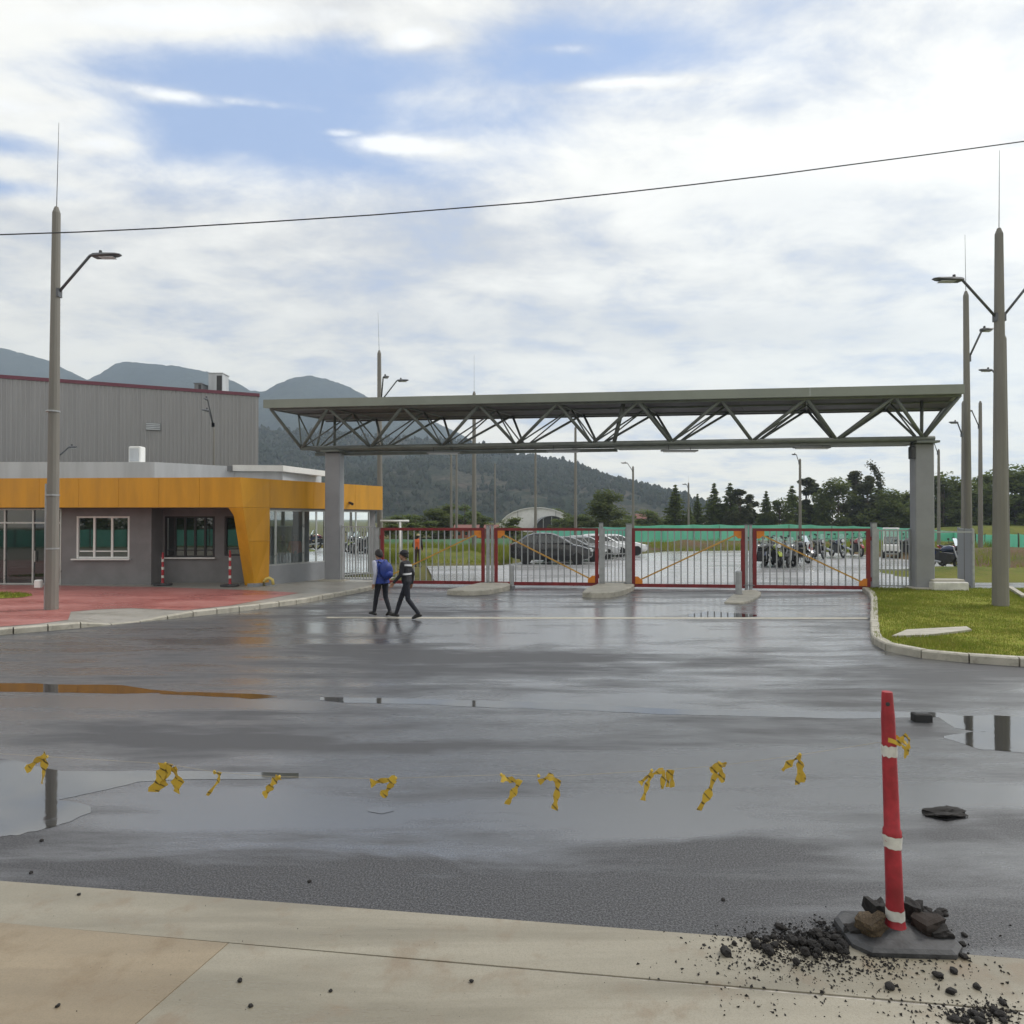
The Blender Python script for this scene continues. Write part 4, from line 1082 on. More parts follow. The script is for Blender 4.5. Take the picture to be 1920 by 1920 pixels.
# the wind-bent feathery top
p = at(1652, 973, 94); h = at(1640, 868, 94).z
t_ = thing('bent_tree', 'tall thin tree with a feathery top bent to the left by wind', 'tree', (p.x, 94, 0), group='dark trees behind the green fence')
mb = MB(); pts = [(0, 0, 0), (.1, 0, h * .5), (0, 0, h * .78), (-.5, 0, h * .93), (-1.3, 0, h)]; mb.path(pts, [.15, .11, .08, .05, .02], 6); mb.build('trunk', m_bark, t_)
mb = MB(); rnd = random.Random(4)
for i in range(900):
    f = rnd.uniform(.45, 1.0); k = min(3, int(f * 4)); 
    zz = h * f; xx = -1.3 * max(0, (f - .75) / .25) ** 1.6
    leaf(mb, (xx + rnd.gauss(0, .28) - .2, rnd.gauss(0, .3), zz + rnd.gauss(0, .2)), .32, rnd)
mb.build('crown', m_wispy, t_)
tree('broad2', 1141, 921, 88, 1.15, 'lone dark rounded tree left of the lamp above the wide posts', 'dense_tree', 'trees before the foothill')
tree('cone', 1128, 945, 92, 1.3, 'low conifer tucked against the left of the lone rounded tree', 'conifer_tree', 'trees before the foothill')
for i, (u, v, Y, w, lab, kk) in enumerate([
   (742, 968, 80, 2.0, 'low bush right of the yellow band end', 'broad'), (778, 960, 85, 2.0, 'rounded bush above the first gate leaf left half', 'broad3'),
   (812, 956, 88, 1.8, 'dark bush above the middle of the first gate leaf', 'broad2'), (838, 948, 92, 1.4, 'dark tall bush left of the twin thin poles', 'broad'),
   (872, 940, 96, 1.3, 'dark tree right of the twin thin poles', 'broad3'), (905, 968, 90, 1.8, 'low bush left of the white arched shed', 'broad2'),
   (962, 972, 76, 2.0, 'small brown green bush in front of the white arched shed', 'broad'), (1040, 955, 135, 1.6, 'yellow green bush behind the top of the white arched shed', 'broad2'),
   (1058, 958, 108, 1.3, 'dark bush right of the dark arched shed', 'broad3'), (1076, 968, 100, 1.6, 'low bush beside the pole right of the dark arched shed', 'broad'),
   (1098, 966, 96, 2.0, 'low scrub left of the lone rounded tree', 'broad2'), (1172, 962, 100, 2.0, 'low scrub right of the lone rounded tree', 'broad3'), (1215, 958, 104, 2.0, 'low scrub below the end of the foothill', 'broad')]):
    tree(kk, u, v, Y, w, lab, 'bush', 'bushes in front of the foothill')
    bpy.data.objects[-1] if False else None

# ------------------------------------------------------------------ far sheds and houses
def shed(u0, u1, top_v, Y, dep, label, mt, name):
    a, b = at(u0, 973, Y), at(u1, 973, Y); w = (b.x - a.x) / 2; h = at(u0, top_v, Y).z
    t_ = thing(name, label, 'shed', ((a.x + b.x) / 2, Y, 0))
    n = 14; arc = [(-w * math.cos(PI * k / n), h * math.sin(PI * k / n) ** .8) for k in range(n + 1)]
    mb = MB(); V = []; Fc = []
    for y in (0, dep):
        for s in (1, .97): V += [(x * s, y, z * s) for x, z in arc]
    m = n + 1
    for k in range(n): Fc += [(k, k + 1, 2 * m + k + 1, 2 * m + k), (m + k + 1, m + k, 3 * m + k, 3 * m + k + 1), (k + 1, k, m + k, m + k + 1), (2 * m + k, 2 * m + k + 1, 3 * m + k + 1, 3 * m + k)]
    mb.add(V, Fc); mb.build('arched_roof', mt, t_)
    mb = MB(); mb.add([(x * .965, .4, z * .965) for x, z in arc], [tuple(range(m))]); mb.build('end_wall', m_white if mt is m_white else m_dark, t_)
    for s in (-.5, 0, .5):
        mb = MB(); mb.beam((w * s, .1, 0), (w * s, .1, h * math.sin(math.acos(abs(s))) ** .8 * .96), .12, .12); mb.build('strut', m_galv, t_)
shed(935, 1078, 951, 125, 16, 'white arched roof of a shed beyond the car park', m_white, 'arched_shed')
shed(1003, 1066, 967, 115, 12, 'dark arched shed in front of the white arched roof', mat('shed_grey', (.12, .13, .14), .6, .15), 'arched_shed')
m_brick = mat('orange_brick', (.30, .12, .075), .85, .25, 2); m_tile = mat('red_tile', (.20, .085, .07), .8, .25, 2)
for i, (u0, u1, v, Y, lab) in enumerate(((852, 896, 988, 84, 'low brick house with a red roof left of the white arched shed'), (908, 934, 988, 86, 'small brick house beside the low red roofed one'), (1195, 1232, 968, 150, 'far cream and brick house under the end of the foothill'))):
    a, b = at(u0, 973, Y), at(u1, 973, Y); h = max(1.4, at(u0, v, Y).z); w = b.x - a.x
    t_ = thing('far_house', lab, 'house', ((a.x + b.x) / 2, Y, 0), group='far small houses')
    mb = MB(); mb.box((0, 1.5, h * .42), (w, 3, h * .84)); mb.build('wall', m_brick if i < 2 else m_slab_tan, t_)
    mb = MB(); mb.loft([[(x, -.3, h * .80), (x, 1.5, h * 1.12), (x, 3.3, h * .80), (x, 3.3, h * .84), (x, 1.5, h * 1.18), (x, -.3, h * .84)] for x in (-w * .55, w * .55)]); mb.build('roof', m_tile, t_)
    for k in range(3):
        mb = MB(); mb.box((-w * .3 + w * .3 * k, -.01, h * .45), (w * .12, .04, h * .28)); wn_ = mb.build('window', m_glass_dark, t_)

# ------------------------------------------------------------------ green mesh fences
def mesh_mat(name, c, c2):
    m, t, b = new_mat(name)
    P = worldco(t); n = NOISE(t, worldco(t, (1, 1, .3)), 1.2, 4, .6)
    t.links.new(MIX(t, MR(t, n, .3, .7), c + (1,), c2 + (1,)), b.inputs['Base Color']); b.inputs['Roughness'].default_value = .6
    tl = N(t, 'ShaderNodeBsdfTranslucent'); tl.inputs['Color'].default_value = c2 + (1,)
    mx = N(t, 'ShaderNodeMixShader'); mx.inputs[0].default_value = .55
    t.links.new(b.outputs[0], mx.inputs[1]); t.links.new(tl.outputs[0], mx.inputs[2]); t.links.new(mx.outputs[0], t.nodes['Material Output'].inputs['Surface'])
    return m
m_mesh = mesh_mat('green_mesh_cloth', (.20, .62, .46), (.34, .74, .60)); m_teal = mesh_mat('teal_mesh_cloth', (.20, .58, .48), (.32, .70, .60)); m_palemesh = mesh_mat('pale_green_cloth', (.26, .48, .33), (.38, .58, .42))
def cloth_fence(pts, label, mt, seg):
    t_ = thing('mesh_fence', label, 'fence', pts[0][:2] + (0,))
    P = []
    for (x0, y0, h0, b0), (x1, y1, h1, b1) in zip(pts, pts[1:]):
        L = math.hypot(x1 - x0, y1 - y0); n = max(1, round(L / seg))
        for i in range(n): f = i / n; P.append((x0 + (x1 - x0) * f, y0 + (y1 - y0) * f, h0 + (h1 - h0) * f + random.uniform(-.05, .05), b0 + (b1 - b0) * f))
    P.append(pts[-1])
    for a, b in zip(P, P[1:]):
        mb = MB(); K = 7; rows = []
        dx, dy = b[0] - a[0], b[1] - a[1]; L = math.hypot(dx, dy); nx, ny = -dy / L, dx / L
        for j in range(4):
            r = []
            for k in range(K + 1):
                f = k / K; fz = j / 3; sag = 4 * f * (1 - f)
                off = .05 * math.sin(f * 9 + a[0]) * (1 - abs(fz - .5)) + .10 * sag * (fz - .4)
                top = a[2] + (b[2] - a[2]) * f - .07 * sag; bot = a[3] + (b[3] - a[3]) * f
                r.append((a[0] + dx * f + nx * off, a[1] + dy * f + ny * off, bot + .06 + (top - bot - .06) * fz))
            rows.append(r)
        front = rows; back_ = [[(p[0] + nx * .008, p[1] + ny * .008, p[2]) for p in r] for r in rows]
        n = K + 1
        V = [p for r in front for p in r] + [p for r in back_ for p in r]; o = len(V) // 2; Fc = []
        for j in range(3):
            for k in range(K): q = (j * n + k, j * n + k + 1, (j + 1) * n + k + 1, (j + 1) * n + k); Fc += [q, tuple(reversed([i + o for i in q]))]
        mb.add(V, Fc); mb.build('cloth_panel', mt, t_, True, True)
    for a in P:
        mb = MB(); mb.tube((a[0], a[1] + .06, a[3] - .1), (a[0], a[1] + .06, a[2] + .08), .05, n=6); mb.build('post', m_bark, t_, True)
def fp(u, vb, vt, z0=0.0):
    p = gr(u, vb, z0); return (p.x, p.y, at(u, vt, p.y).z, z0)
cloth_fence([fp(1186, 1017, 985), fp(1300, 1018, 984), fp(1400, 1019, 984), fp(1480, 1019, 983), fp(1560, 1018, 985), fp(1640, 1017, 988), fp(1720, 1016, 990), fp(1790, 1016, 996), fp(1830, 1022, 1002), fp(1890, 1030, 1000), fp(1960, 1040, 1002)], 'bright green cloth fence along the far side of the car park', m_mesh, 3.0)
cloth_fence([(-46, -9, 1.6, 0), (-18, -11, 1.6, 0), (6, -12, 1.6, 0)], 'teal cloth fence across the road, mirrored in the guard house windows', m_teal, 3.0)
for i_, x_ in enumerate(range(-44, 10, 6)):
    q_ = thing('dense_tree', 'dark tree across the road, mirrored in the guard house windows', 'tree', (x_ + i_ % 2, -24 - 3 * (i_ % 3), 0), group='trees across the road')
    share('crown', TREES[('broad', 'broad2', 'broad3')[i_ % 3]][0], q_, rot=(0, 0, i_), scale=(1.3, 1.3, .9 + .1 * (i_ % 3))); share('trunk', TREES['broad'][1], q_)
cloth_fence([fp(1000, 1016, 992), fp(1090, 1017, 989), fp(1180, 1017, 988)], 'teal cloth fence behind the parked cars', m_teal, 3.0)
cloth_fence([fp(700, 1027, 1010), fp(800, 1027, 1010), fp(960, 1026, 1009)], 'low pale green cloth barrier beyond the first gate leaf', m_palemesh, 3.0)
# banks of earth and grass
def mound(name, pts, rise, mt, seed):
    mb = MB(); n = 26; m_ = 10; V = []; Fc = []
    (x0, y0), (x1, y1), dep = pts
    for j in range(m_ + 1):
        for i in range(n + 1):
            f, gq = i / n, j / m_
            x = x0 + (x1 - x0) * f; y = y0 + (y1 - y0) * f + dep * gq
            z = rise * math.sin(PI * gq) ** .7 * min(1, 5 * min(f, 1 - f) + .05) * (1 + .35 * mnoise.noise(Vector((x * .15, y * .15, seed)))) + .10 * mnoise.noise(Vector((x * .7, y * .7, seed)))
            V.append((x, y, z - .10))
    for j in range(m_):
        for i in range(n): Fc.append((j * (n + 1) + i, j * (n + 1) + i + 1, (j + 1) * (n + 1) + i + 1, (j + 1) * (n + 1) + i))
    mb.add(V, Fc); return structure(name, mb, mt, True)
m_bank = field_mat('brown_bank', (.12, .075, .045), (.085, .095, .030), (.15, .10, .06), .35)
m_bank2 = field_mat('green_bank', (.07, .11, .018), (.15, .16, .03), (.17, .14, .05), .35)
mound('earth_bank', ((11.5, 54), (30, 53), 9), .75, m_bank, 1)
mound('earth_bank', ((44, 74), (90, 70), 14), 1.7, m_bank2, 2)
mound('earth_bank', ((24, 33.5), (48, 31.5), 18), .8, m_bank, 5)
mound('grass_bank', ((-12, 40), (-.6, 37.5), 14), .55, m_bank2, 3)
mound('grass_bank', ((16.6, 26.2), (34, 24.2), 8), .35, m_bank2, 6)
# ------------------------------------------------------------------ street lamps
def lamp_post(label, u, base_v, top_v, whip_v, arms=(), Y=None, r0=.17, r1=.105, arm_v=None, extras=True, z0=0.0, u_top=None, group='concrete street lamps'):
    p = gr(u, base_v, z0) if Y is None else Vector((at(u, 973, Y).x, Y, z0))
    tp = at(u if u_top is None else u_top, top_v, p.y); h = tp.z - z0; dx = tp.x - p.x
    t_ = thing('street_lamp', label, 'street lamp', tuple(p), group=group)
    mb = MB(); n = 12
    mb.lathe([(r0, -.05)] + [(r0 + (r1 - r0) * k / 6, h * k / 6 * .985) for k in range(1, 6)] + [(r1, h * .985), (r1 * .45, h)], n)
    mb.v = [(x + dx * z / h, y, z) for x, y, z in mb.v]
    mb.build('pole', m_pole, t_, smooth=False); autosmooth(bpy.data.objects[t_.children[-1].name] if t_.children else None, 40) if False else None
    if whip_v is not None:
        w = at(u if u_top is None else u_top + 6, whip_v, p.y).z - z0
        mb = MB(); mb.tube((dx, 0, h * .99), (dx * (1.0 if u_top is None else 1.9), 0, w), .011, .005, 6); mb.build('lightning_rod', m_lamp, t_)
    for (ux, vx, uh0, uh1, dy) in arms:
        za = h * .80 if arm_v is None else at(u, arm_v, p.y).z - z0
        e = at(ux, vx, p.y); ex, ez = e.x - p.x, e.z - z0
        sg = 1 if ex > 0 else -1
        xb = dx * za / h + sg * (r0 + (r1 - r0) * za / h) * .8
        mb = MB(); mb.path([(xb, 0, za), (xb + (ex - xb) * .96, dy * .96, za + (ez - za) * .97), (ex, dy, ez), (ex + sg * .12, dy, ez + .01)], .035, 7); ar = mb.build('arm', m_lamp, t_, smooth=True)
        mb = MB(); mb.box((xb, 0, za - .02), (.08, .16, .22)); mb.build('bracket', m_lamp, ar)
        l0, l1 = (uh0 - u) / F * p.y, (uh1 - u) / F * p.y
        mb = MB(); rings = []
        for f, hw, hh, zo in ((0, .07, .035, 0), (.12, .14, .06, -.01), (.45, .16, .06, -.005), (.85, .13, .035, .015), (1, .07, .015, .022)):
            x = l0 + (l1 - l0) * f
            rings.append([(x, dy + a * hw, ez + zo + b * hh) for a, b in ((-1, -.4), (-.6, -1), (.6, -1), (1, -.4), (.8, .6), (.3, 1), (-.3, 1), (-.8, .6))])
        mb.loft(rings); hd = mb.build('lamp_head', m_lamp, t_, smooth=False)
        mb = MB(); mb.box((l0 + (l1 - l0) * .55, dy, ez - .062), (abs(l1 - l0) * .5, .2, .012)); mb.build('lens', m_diff, hd)
        mb = MB(); mb.tube((l0 + (l1 - l0) * .3, dy, ez + .05), (l0 + (l1 - l0) * .3, dy, ez + .13), .045, .035, 8); mb.build('photocell', m_dark, hd)
    return t_
t_ = lamp_post('tall concrete street lamp on the red pavement at left with one arm to the right', 97, 1143, 388, 230, [(170, 479, 168, 222, 0)], z0=WZ, r0=.155, r1=.095, arm_v=548, u_top=106)
px_ = gr(97, 1143, WZ); mb = MB(); mb.tube((-.165, -.02, 0), (-.155, -.02, 3.3), .028, n=6); mb.build('conduit', m_galv, t_)
mb = MB(); mb.bevbox((-.28, -.1, .95 - .26), (.16, .14, .2), .02); mb.build('socket_box', m_white, t_)
for z in (1.6, 3.0, 5.2):
    mb = MB(); mb.lathe([(.16, z - .02), (.163, z - .02), (.163, z + .02), (.16, z + .02)], 12); mb.build('band', m_galv, t_)
lamp_post('tall concrete street lamp with a lamp arm to each side on the right grass verge', 1876, 1136, 428, 282, [(1803, 524, 1810, 1754, 0), (1940, 520, 1934, 1990, 0)], z0=.12, r0=.20, r1=.10, arm_v=594, u_top=1873)
lamp_post('concrete street lamp just left of the double arm lamp with its arm to the right', 1816, 1100, 546, 440, [(1842, 618, 1842, 1866, 0)], arm_v=672, r0=.14, r1=.09, u_top=1811)
lamp_post('concrete street lamp almost hidden behind the double arm lamp', 1886, 1060, 628, None, [(1860, 694, 1862, 1838, 0)], Y=31.5, arm_v=716, u_top=1882, r0=.16, r1=.11)
lamp_post('concrete street lamp behind the left canopy column with two lamp heads', 713, 1064, 657, 586, [(727, 716, 727, 737, -1.2), (743, 711, 743, 764, .3)], Y=34.4, arm_v=752, r0=.16, r1=.10, u_top=711)
lamp_post('concrete street lamp whose tip and rod rise above the canopy left of middle', 889, 1040, 734, 665, [], Y=45, r0=.17, r1=.11)
lamp_post('thin reddish concrete pole left of the nearest pole beside the side railing', 1806, 1060, 752, None, [(1795, 792, 1797, 1781, 0)], Y=38, arm_v=815, r0=.13, r1=.08)
lamp_post('concrete street lamp in the field right of the side railing, arm to the left', 1838, 1010, 752, None, [(1822, 770, 1824, 1808, 0)], Y=46, arm_v=800, r0=.16, r1=.10)
far_group = 'slim far lamp poles beyond the car park'
for u, top, Y, arm, lab, rod in (
    (846, 846, 70, None, 'slim far pole, left one of a close pair above the first gate leaf', None), (856, 846, 72, None, 'slim far pole, right one of a close pair above the first gate leaf', None),
    (928, 868, 90, None, 'short slim far pole left of the white arched shed', None), (1004, 834, 66, None, 'slim far pole standing over the white arched shed', None),
    (1079, 800, 58, None, 'slim far pole right of the dark arched shed, rising behind the truss', None),
    (1187, 874, 70, (1176, 868, 1176, 1164, 0), 'slim far lamp above the wide gate post with its head to the left', None),
    (1291, 905, 85, (1287, 908, 1287, 1279, 0), 'thin short far lamp with a tiny mast among the left conifers', 892),
    (1500, 860, 62, (1493, 852, 1493, 1485, 0), 'bare far lamp pole above the fourth gate leaf', None),
    (1760, 842, 62, (1752, 832, 1752, 1744, 0), 'slim far lamp just right of the canopy column', None)):
    lamp_post(lab, u, 0, top, rod, [arm] if arm else [], Y=Y, r0=.15, r1=.10, group=far_group, arm_v=top + 8 if arm else None)
q = at(400, 770, 34); lamp_post('thin grey lamp pole with two short arms before the warehouse wall', 401, 0, 800, None, [(388, 768, 388, 374, .2), (399, 752, 398, 392, -.6)], Y=34, r0=.07, r1=.05, arm_v=796, group=far_group)
lamp_post('low lamp peeping over the pale roof right of the left street lamp', 108, 0, 862, None, [(130, 838, 130, 142, 0)], Y=32, r0=.06, r1=.04, arm_v=856, group=far_group)
# overhead cable
pts = [at(u, v, 13 + (u - 960) * .0006) for u, v in ((-900, 452), (-500, 450), (0, 440), (150, 435), (300, 428), (500, 416), (700, 403), (850, 391), (1000, 379), (1150, 363), (1300, 346), (1450, 328), (1600, 308), (1760, 287), (1920, 265), (2400, 190), (2900, 100))]
mb = MB(); mb.path(pts, .0115, 6); tag(mb.build('overhead_cable', m_wire, smooth=True), 'single dark cable strung across the sky above everything', 'cable')

# ------------------------------------------------------------------ parked cars
m_tyre = mat('tyre', (.018, .018, .018), .8, .2, 8); m_rim = mat('wheel_rim', (.40, .41, .42), .35, .1, 5, metal=.8)
m_headlamp = mat('headlamp', (.65, .67, .68), .1, .05, 3, spec=.8); m_tail = mat('tail_lamp', (.30, .01, .01), .2, .1, 3)
def car(u_nose, base_v, paint, label, L=4.35, H=1.46, rz=-.10, Wd=1.76):
    p = gr(u_nose, base_v); c = Vector((p.x - L / 2 * math.cos(rz), p.y - L / 2 * math.sin(rz) + .6, 0))
    t_ = thing('parked_car', label, 'car', tuple(c), rz, 'cars parked side by side beyond the gate')
    k = L / 4.35; hz = H / 1.46
    st = [(-2.17, .46, .72, .58), (-2.12, .34, .92, .72), (-1.95, .26, 1.0, .80), (-1.4, .21, 1.03, .86), (-.6, .20, 1.0, .88), (.4, .20, .97, .88), (1.0, .20, .95, .87), (1.55, .22, .86, .84), (1.95, .26, .74, .77), (2.12, .34, .64, .68), (2.18, .42, .54, .56)]
    mb = MB(); rings = []
    for x, zb, zt, hw in st:
        x *= k; zb *= hz; zt *= hz; hw *= Wd / 1.76
        rings.append([(x, -hw * .82, zb), (x, -hw, zb + (zt - zb) * .28), (x, -hw * 1.0, zb + (zt - zb) * .62), (x, -hw * .95, zt - .04), (x, -hw * .86, zt), (x, hw * .86, zt), (x, hw * .95, zt - .04), (x, hw, zb + (zt - zb) * .62), (x, hw, zb + (zt - zb) * .28), (x, hw * .82, zb)])
    mb.loft(rings)
    # greenhouse
    gh_ = [(.96, -1.85, 1.15, .80), (1.15, -1.62, .80, .745), (1.34, -1.32, .40, .67), (1.44, -.95, .10, .60), (1.462, -.60, -.15, .50)]
    rg = []
    for z, xa, xb, hw in gh_:
        z *= hz; xa *= k; xb *= k; hw *= Wd / 1.76
        rg.append([(xa, -hw * .86, z), (xa + .12, -hw, z), (xb - .14, -hw, z), (xb, -hw * .84, z), (xb, hw * .84, z), (xb - .14, hw, z), (xa + .12, hw, z), (xa, hw * .86, z)])
    mb.loft(rg, False, True)
    bd = mb.build('body', paint, t_); autosmooth(bd, 32)
    def lerp(a, b, f): return a + (b - a) * f
    def sec(z):
        for (z0, a0, b0, h0), (z1, a1, b1, h1) in zip(gh_, gh_[1:]):
            if z <= z1: f = (z - z0) / (z1 - z0); return lerp(a0, a1, f) * k, lerp(b0, b1, f) * k, lerp(h0, h1, f) * Wd / 1.76
        return gh_[-1][1] * k, gh_[-1][2] * k, gh_[-1][3]
    z0, z1 = 1.0, 1.34
    a0, b0, h0 = sec(z0); a1, b1, h1 = sec(z1)
    for sgn in (-1, 1):
        o = .012 * sgn
        for fa, fb in ((.07, .36), (.385, .66), (.685, .95)):
            mb = MB(); q = [(lerp(a0, b0, fa), sgn * h0 + o, z0 * hz), (lerp(a0, b0, fb), sgn * h0 + o, z0 * hz), (lerp(a1, b1, min(.94, fb)), sgn * h1 + o, z1 * hz), (lerp(a1, b1, max(.06, fa)), sgn * h1 + o, z1 * hz)]
            r2 = [(x, y - o * 1.5, z) for x, y, z in q]; mb.loft([q, r2] if sgn > 0 else [r2, q]); mb.build('side_window', m_glass_dark, t_)
        mb = MB(); mb.ball((b0 - .45 * k, sgn * (h0 + .14), 1.02 * hz), (.07, .10, .06), 8); mb.build('mirror', paint, t_)
        mb = MB(); mb.box((2.06 * k, sgn * .60, .66 * hz), (.16, .30, .13), -sgn * .45); mb.build('headlight', m_headlamp, t_)
        mb = MB(); mb.box((-2.10 * k, sgn * .60, .86 * hz), (.10, .24, .16), sgn * .35); mb.build('tail_light', m_tail, t_)
        for x in (-1.32 * k, 1.36 * k):
            mb = MB(); mb.lathe([(.20, -.09), (.30, -.10), (.325, -.07), (.325, .07), (.30, .10), (.20, .09)], 20, (x, sgn * (.80 * Wd / 1.76), .325), axis='y'); w = mb.build('wheel', m_tyre, t_); autosmooth(w, 40)
            mb = MB(); mb.lathe([(.205, -.02), (.205, .02 + .075), (.06, .06), (.03, .085)], 10, (x, sgn * (.80 * Wd / 1.76) + (0 if sgn > 0 else -.02), .325), axis='y'); 
            if sgn < 0: mb.v = [(a, 2 * (sgn * .80 * Wd / 1.76) - b, c_) for a, b, c_ in mb.v]
            mb.build('rim', m_rim, w)
    for (za, zb_, front) in ((1.0, 1.36, True), (1.02, 1.34, False)):
        a0, b0, h0 = sec(za); a1, b1, h1 = sec(zb_)
        x0, x1 = (b0 + .012, b1 + .012) if front else (a0 - .012, a1 - .012)
        mb = MB(); q = [(x0, -h0 * .80, za * hz), (x0, h0 * .80, za * hz), (x1, h1 * .80, zb_ * hz), (x1, -h1 * .80, zb_ * hz)]
        r2 = [(x + (-.02 if front else .02), y, z) for x, y, z in q]; mb.loft([r2, q] if front else [q, r2]); mb.build('windscreen' if front else 'rear_window', m_glass_dark, t_)
    mb = MB(); mb.box((2.15 * k, 0, .46 * hz), (.06, .9, .14)); mb.build('grille', m_dark, t_)
    return t_
def paint(name, c, metal=.2): return mat(name, c, .28, .04, 1, metal=metal, coat=.8, rvar=.03)
p_black, p_silver, p_white, p_grey = paint('black_paint', (.018, .019, .022)), paint('silver_paint', (.42, .43, .44), .5), paint('white_car_paint', (.74, .75, .75), 0), paint('dark_grey_paint', (.07, .075, .08), .4)
car(1113, 1058, p_black, 'black tall parked car at the near end of the row', 4.6, 1.72, -.06, 1.85)
car(1138, 1053, p_grey, 'dark grey parked car second in the row behind the black one', 4.3, 1.46, -.06)
car(1164, 1048, p_silver, 'silver parked car third in the row of cars', 4.3, 1.46, -.06)
car(1188, 1044, p_white, 'white parked car fourth in the row of cars', 4.3, 1.50, -.06)
car(1216, 1041, p_white, 'white parked car at the far right end of the row of cars', 4.2, 1.44, -.06)

# ------------------------------------------------------------------ motorcycles and a cart
def motorcycle(u, base_v, rz, label, col, screen=True):
    p = gr(u, base_v)
    t_ = thing('motorcycle', label, 'motorcycle', tuple(p), rz, 'motorcycles parked beyond the fourth gate leaf'); t_.scale = (1.22, 1.22, 1.22)
    for x in (-.66, .68):
        mb = MB(); K = 20; rings = []
        for i in range(K):
            a = 2 * PI * i / K; rings.append([(x + (.255 + .055 * math.cos(b)) * math.cos(a), .055 * math.sin(b), .31 + (.255 + .055 * math.cos(b)) * math.sin(a)) for b in [2 * PI * j / 8 for j in range(8)]])
        rings.append(rings[0]); mb.loft(rings, False, False); w = mb.build('wheel', m_tyre, t_, smooth=True)
        mb = MB()
        for i in range(5): a = 2 * PI * i / 5; mb.beam((x, 0, .31), (x + .22 * math.cos(a), 0, .31 + .22 * math.sin(a)), .03, .035)
        mb.lathe([(.05, -.06), (.05, .06)], 10, (x, 0, .31), axis='y'); mb.build('rim', m_rim, w)
    mb = MB(); mb.loft([[(x, -w, z0), (x, w, z0), (x, w, z1), (x, -w, z1)] for x, w, z0, z1 in ((-.32, .10, .34, .62), (-.1, .15, .25, .70), (.2, .15, .24, .68), (.36, .09, .34, .66))]); mb.build('engine', m_dark, t_)
    mb = MB(); rings = [[(x, w * math.cos(a), z + h * math.sin(a)) for a in [2 * PI * j / 10 for j in range(10)]] for x, w, h, z in ((-.12, .08, .06, .78), (.0, .14, .12, .82), (.22, .16, .15, .85), (.40, .11, .11, .84), (.48, .04, .05, .82))]
    mb.loft(rings); mb.build('fuel_tank', col, t_, smooth=True)
    mb = MB(); mb.loft([[(x, -w, z), (x, w, z), (x, w * .8, z + h), (x, -w * .8, z + h)] for x, w, z, h in ((-.80, .07, .88, .05), (-.5, .13, .80, .09), (-.2, .12, .74, .08), (-.08, .07, .76, .06))]); mb.build('seat', m_black, t_)
    mb = MB(); mb.loft([[(x, -w, z), (x, w, z), (x, w, z + h), (x, -w, z + h)] for x, w, z, h in ((-.95, .04, .86, .05), (-.6, .11, .70, .14), (-.25, .12, .60, .16))]); mb.build('tail_fairing', col, t_)
    for sy in (-.09, .09):
        mb = MB(); mb.tube((.68, sy, .31), (.46, sy, .92), .028, n=7); mb.build('fork', m_rim, t_)
    mb = MB(); mb.path([(.34, -.40, 1.02), (.42, -.18, 1.04), (.45, 0, .98), (.42, .18, 1.04), (.34, .40, 1.02)], .018, 6); hb = mb.build('handlebar', m_dark, t_)
    for sy in (-.36, .36):
        mb = MB(); mb.path([(.40, sy * .7, 1.04), (.42, sy * .85, 1.22)], .01, 5); mb.ball((.42, sy * .9, 1.25), (.02, .075, .045), 8); mb.build('mirror', m_dark, t_)
    mb = MB(); mb.ball((.58, 0, .90), (.10, .11, .11), 10); hl = mb.build('headlight', m_dark, t_, smooth=True)
    mb = MB(); mb.lathe([(.085, 0), (.08, .02), (.0001, .03)], 12, (.655, 0, .90), axis='x'); mb.build('lens', m_headlamp, hl)
    mb = MB(); mb.loft([[(x, -w, z), (x, w, z), (x, w, z + .02), (x, -w, z + .02)] for x, w, z in ((.40, .06, .62), (.62, .08, .66), (.86, .08, .60), (.98, .06, .48))]); mb.build('mudguard', col, t_)
    mb = MB(); mb.tube((.0, -.16, .30), (-.85, -.17, .42), .05, .06, 9); mb.build('exhaust', m_rim, t_)
    mb = MB(); mb.beam((-.05, .14, .28), (-.12, .30, .02), .02, .02); mb.build('side_stand', m_dark, t_)
    if screen:
        mb = MB(); q = [(.58, -.15, .98), (.58, .15, .98), (.44, .11, 1.28), (.44, -.11, 1.28)]; mb.loft([q, [(x - .012, y, z) for x, y, z in q]]); mb.build('windscreen', m_glass, t_)
    return t_
c_lime, c_red, c_blue, c_blk, c_wht = paint('lime_paint', (.35, .42, .03)), paint('red_paint', (.30, .02, .02)), paint('dark_blue_paint', (.015, .03, .09)), paint('black_gloss', (.015, .015, .018)), paint('white_gloss', (.66, .67, .68), 0)
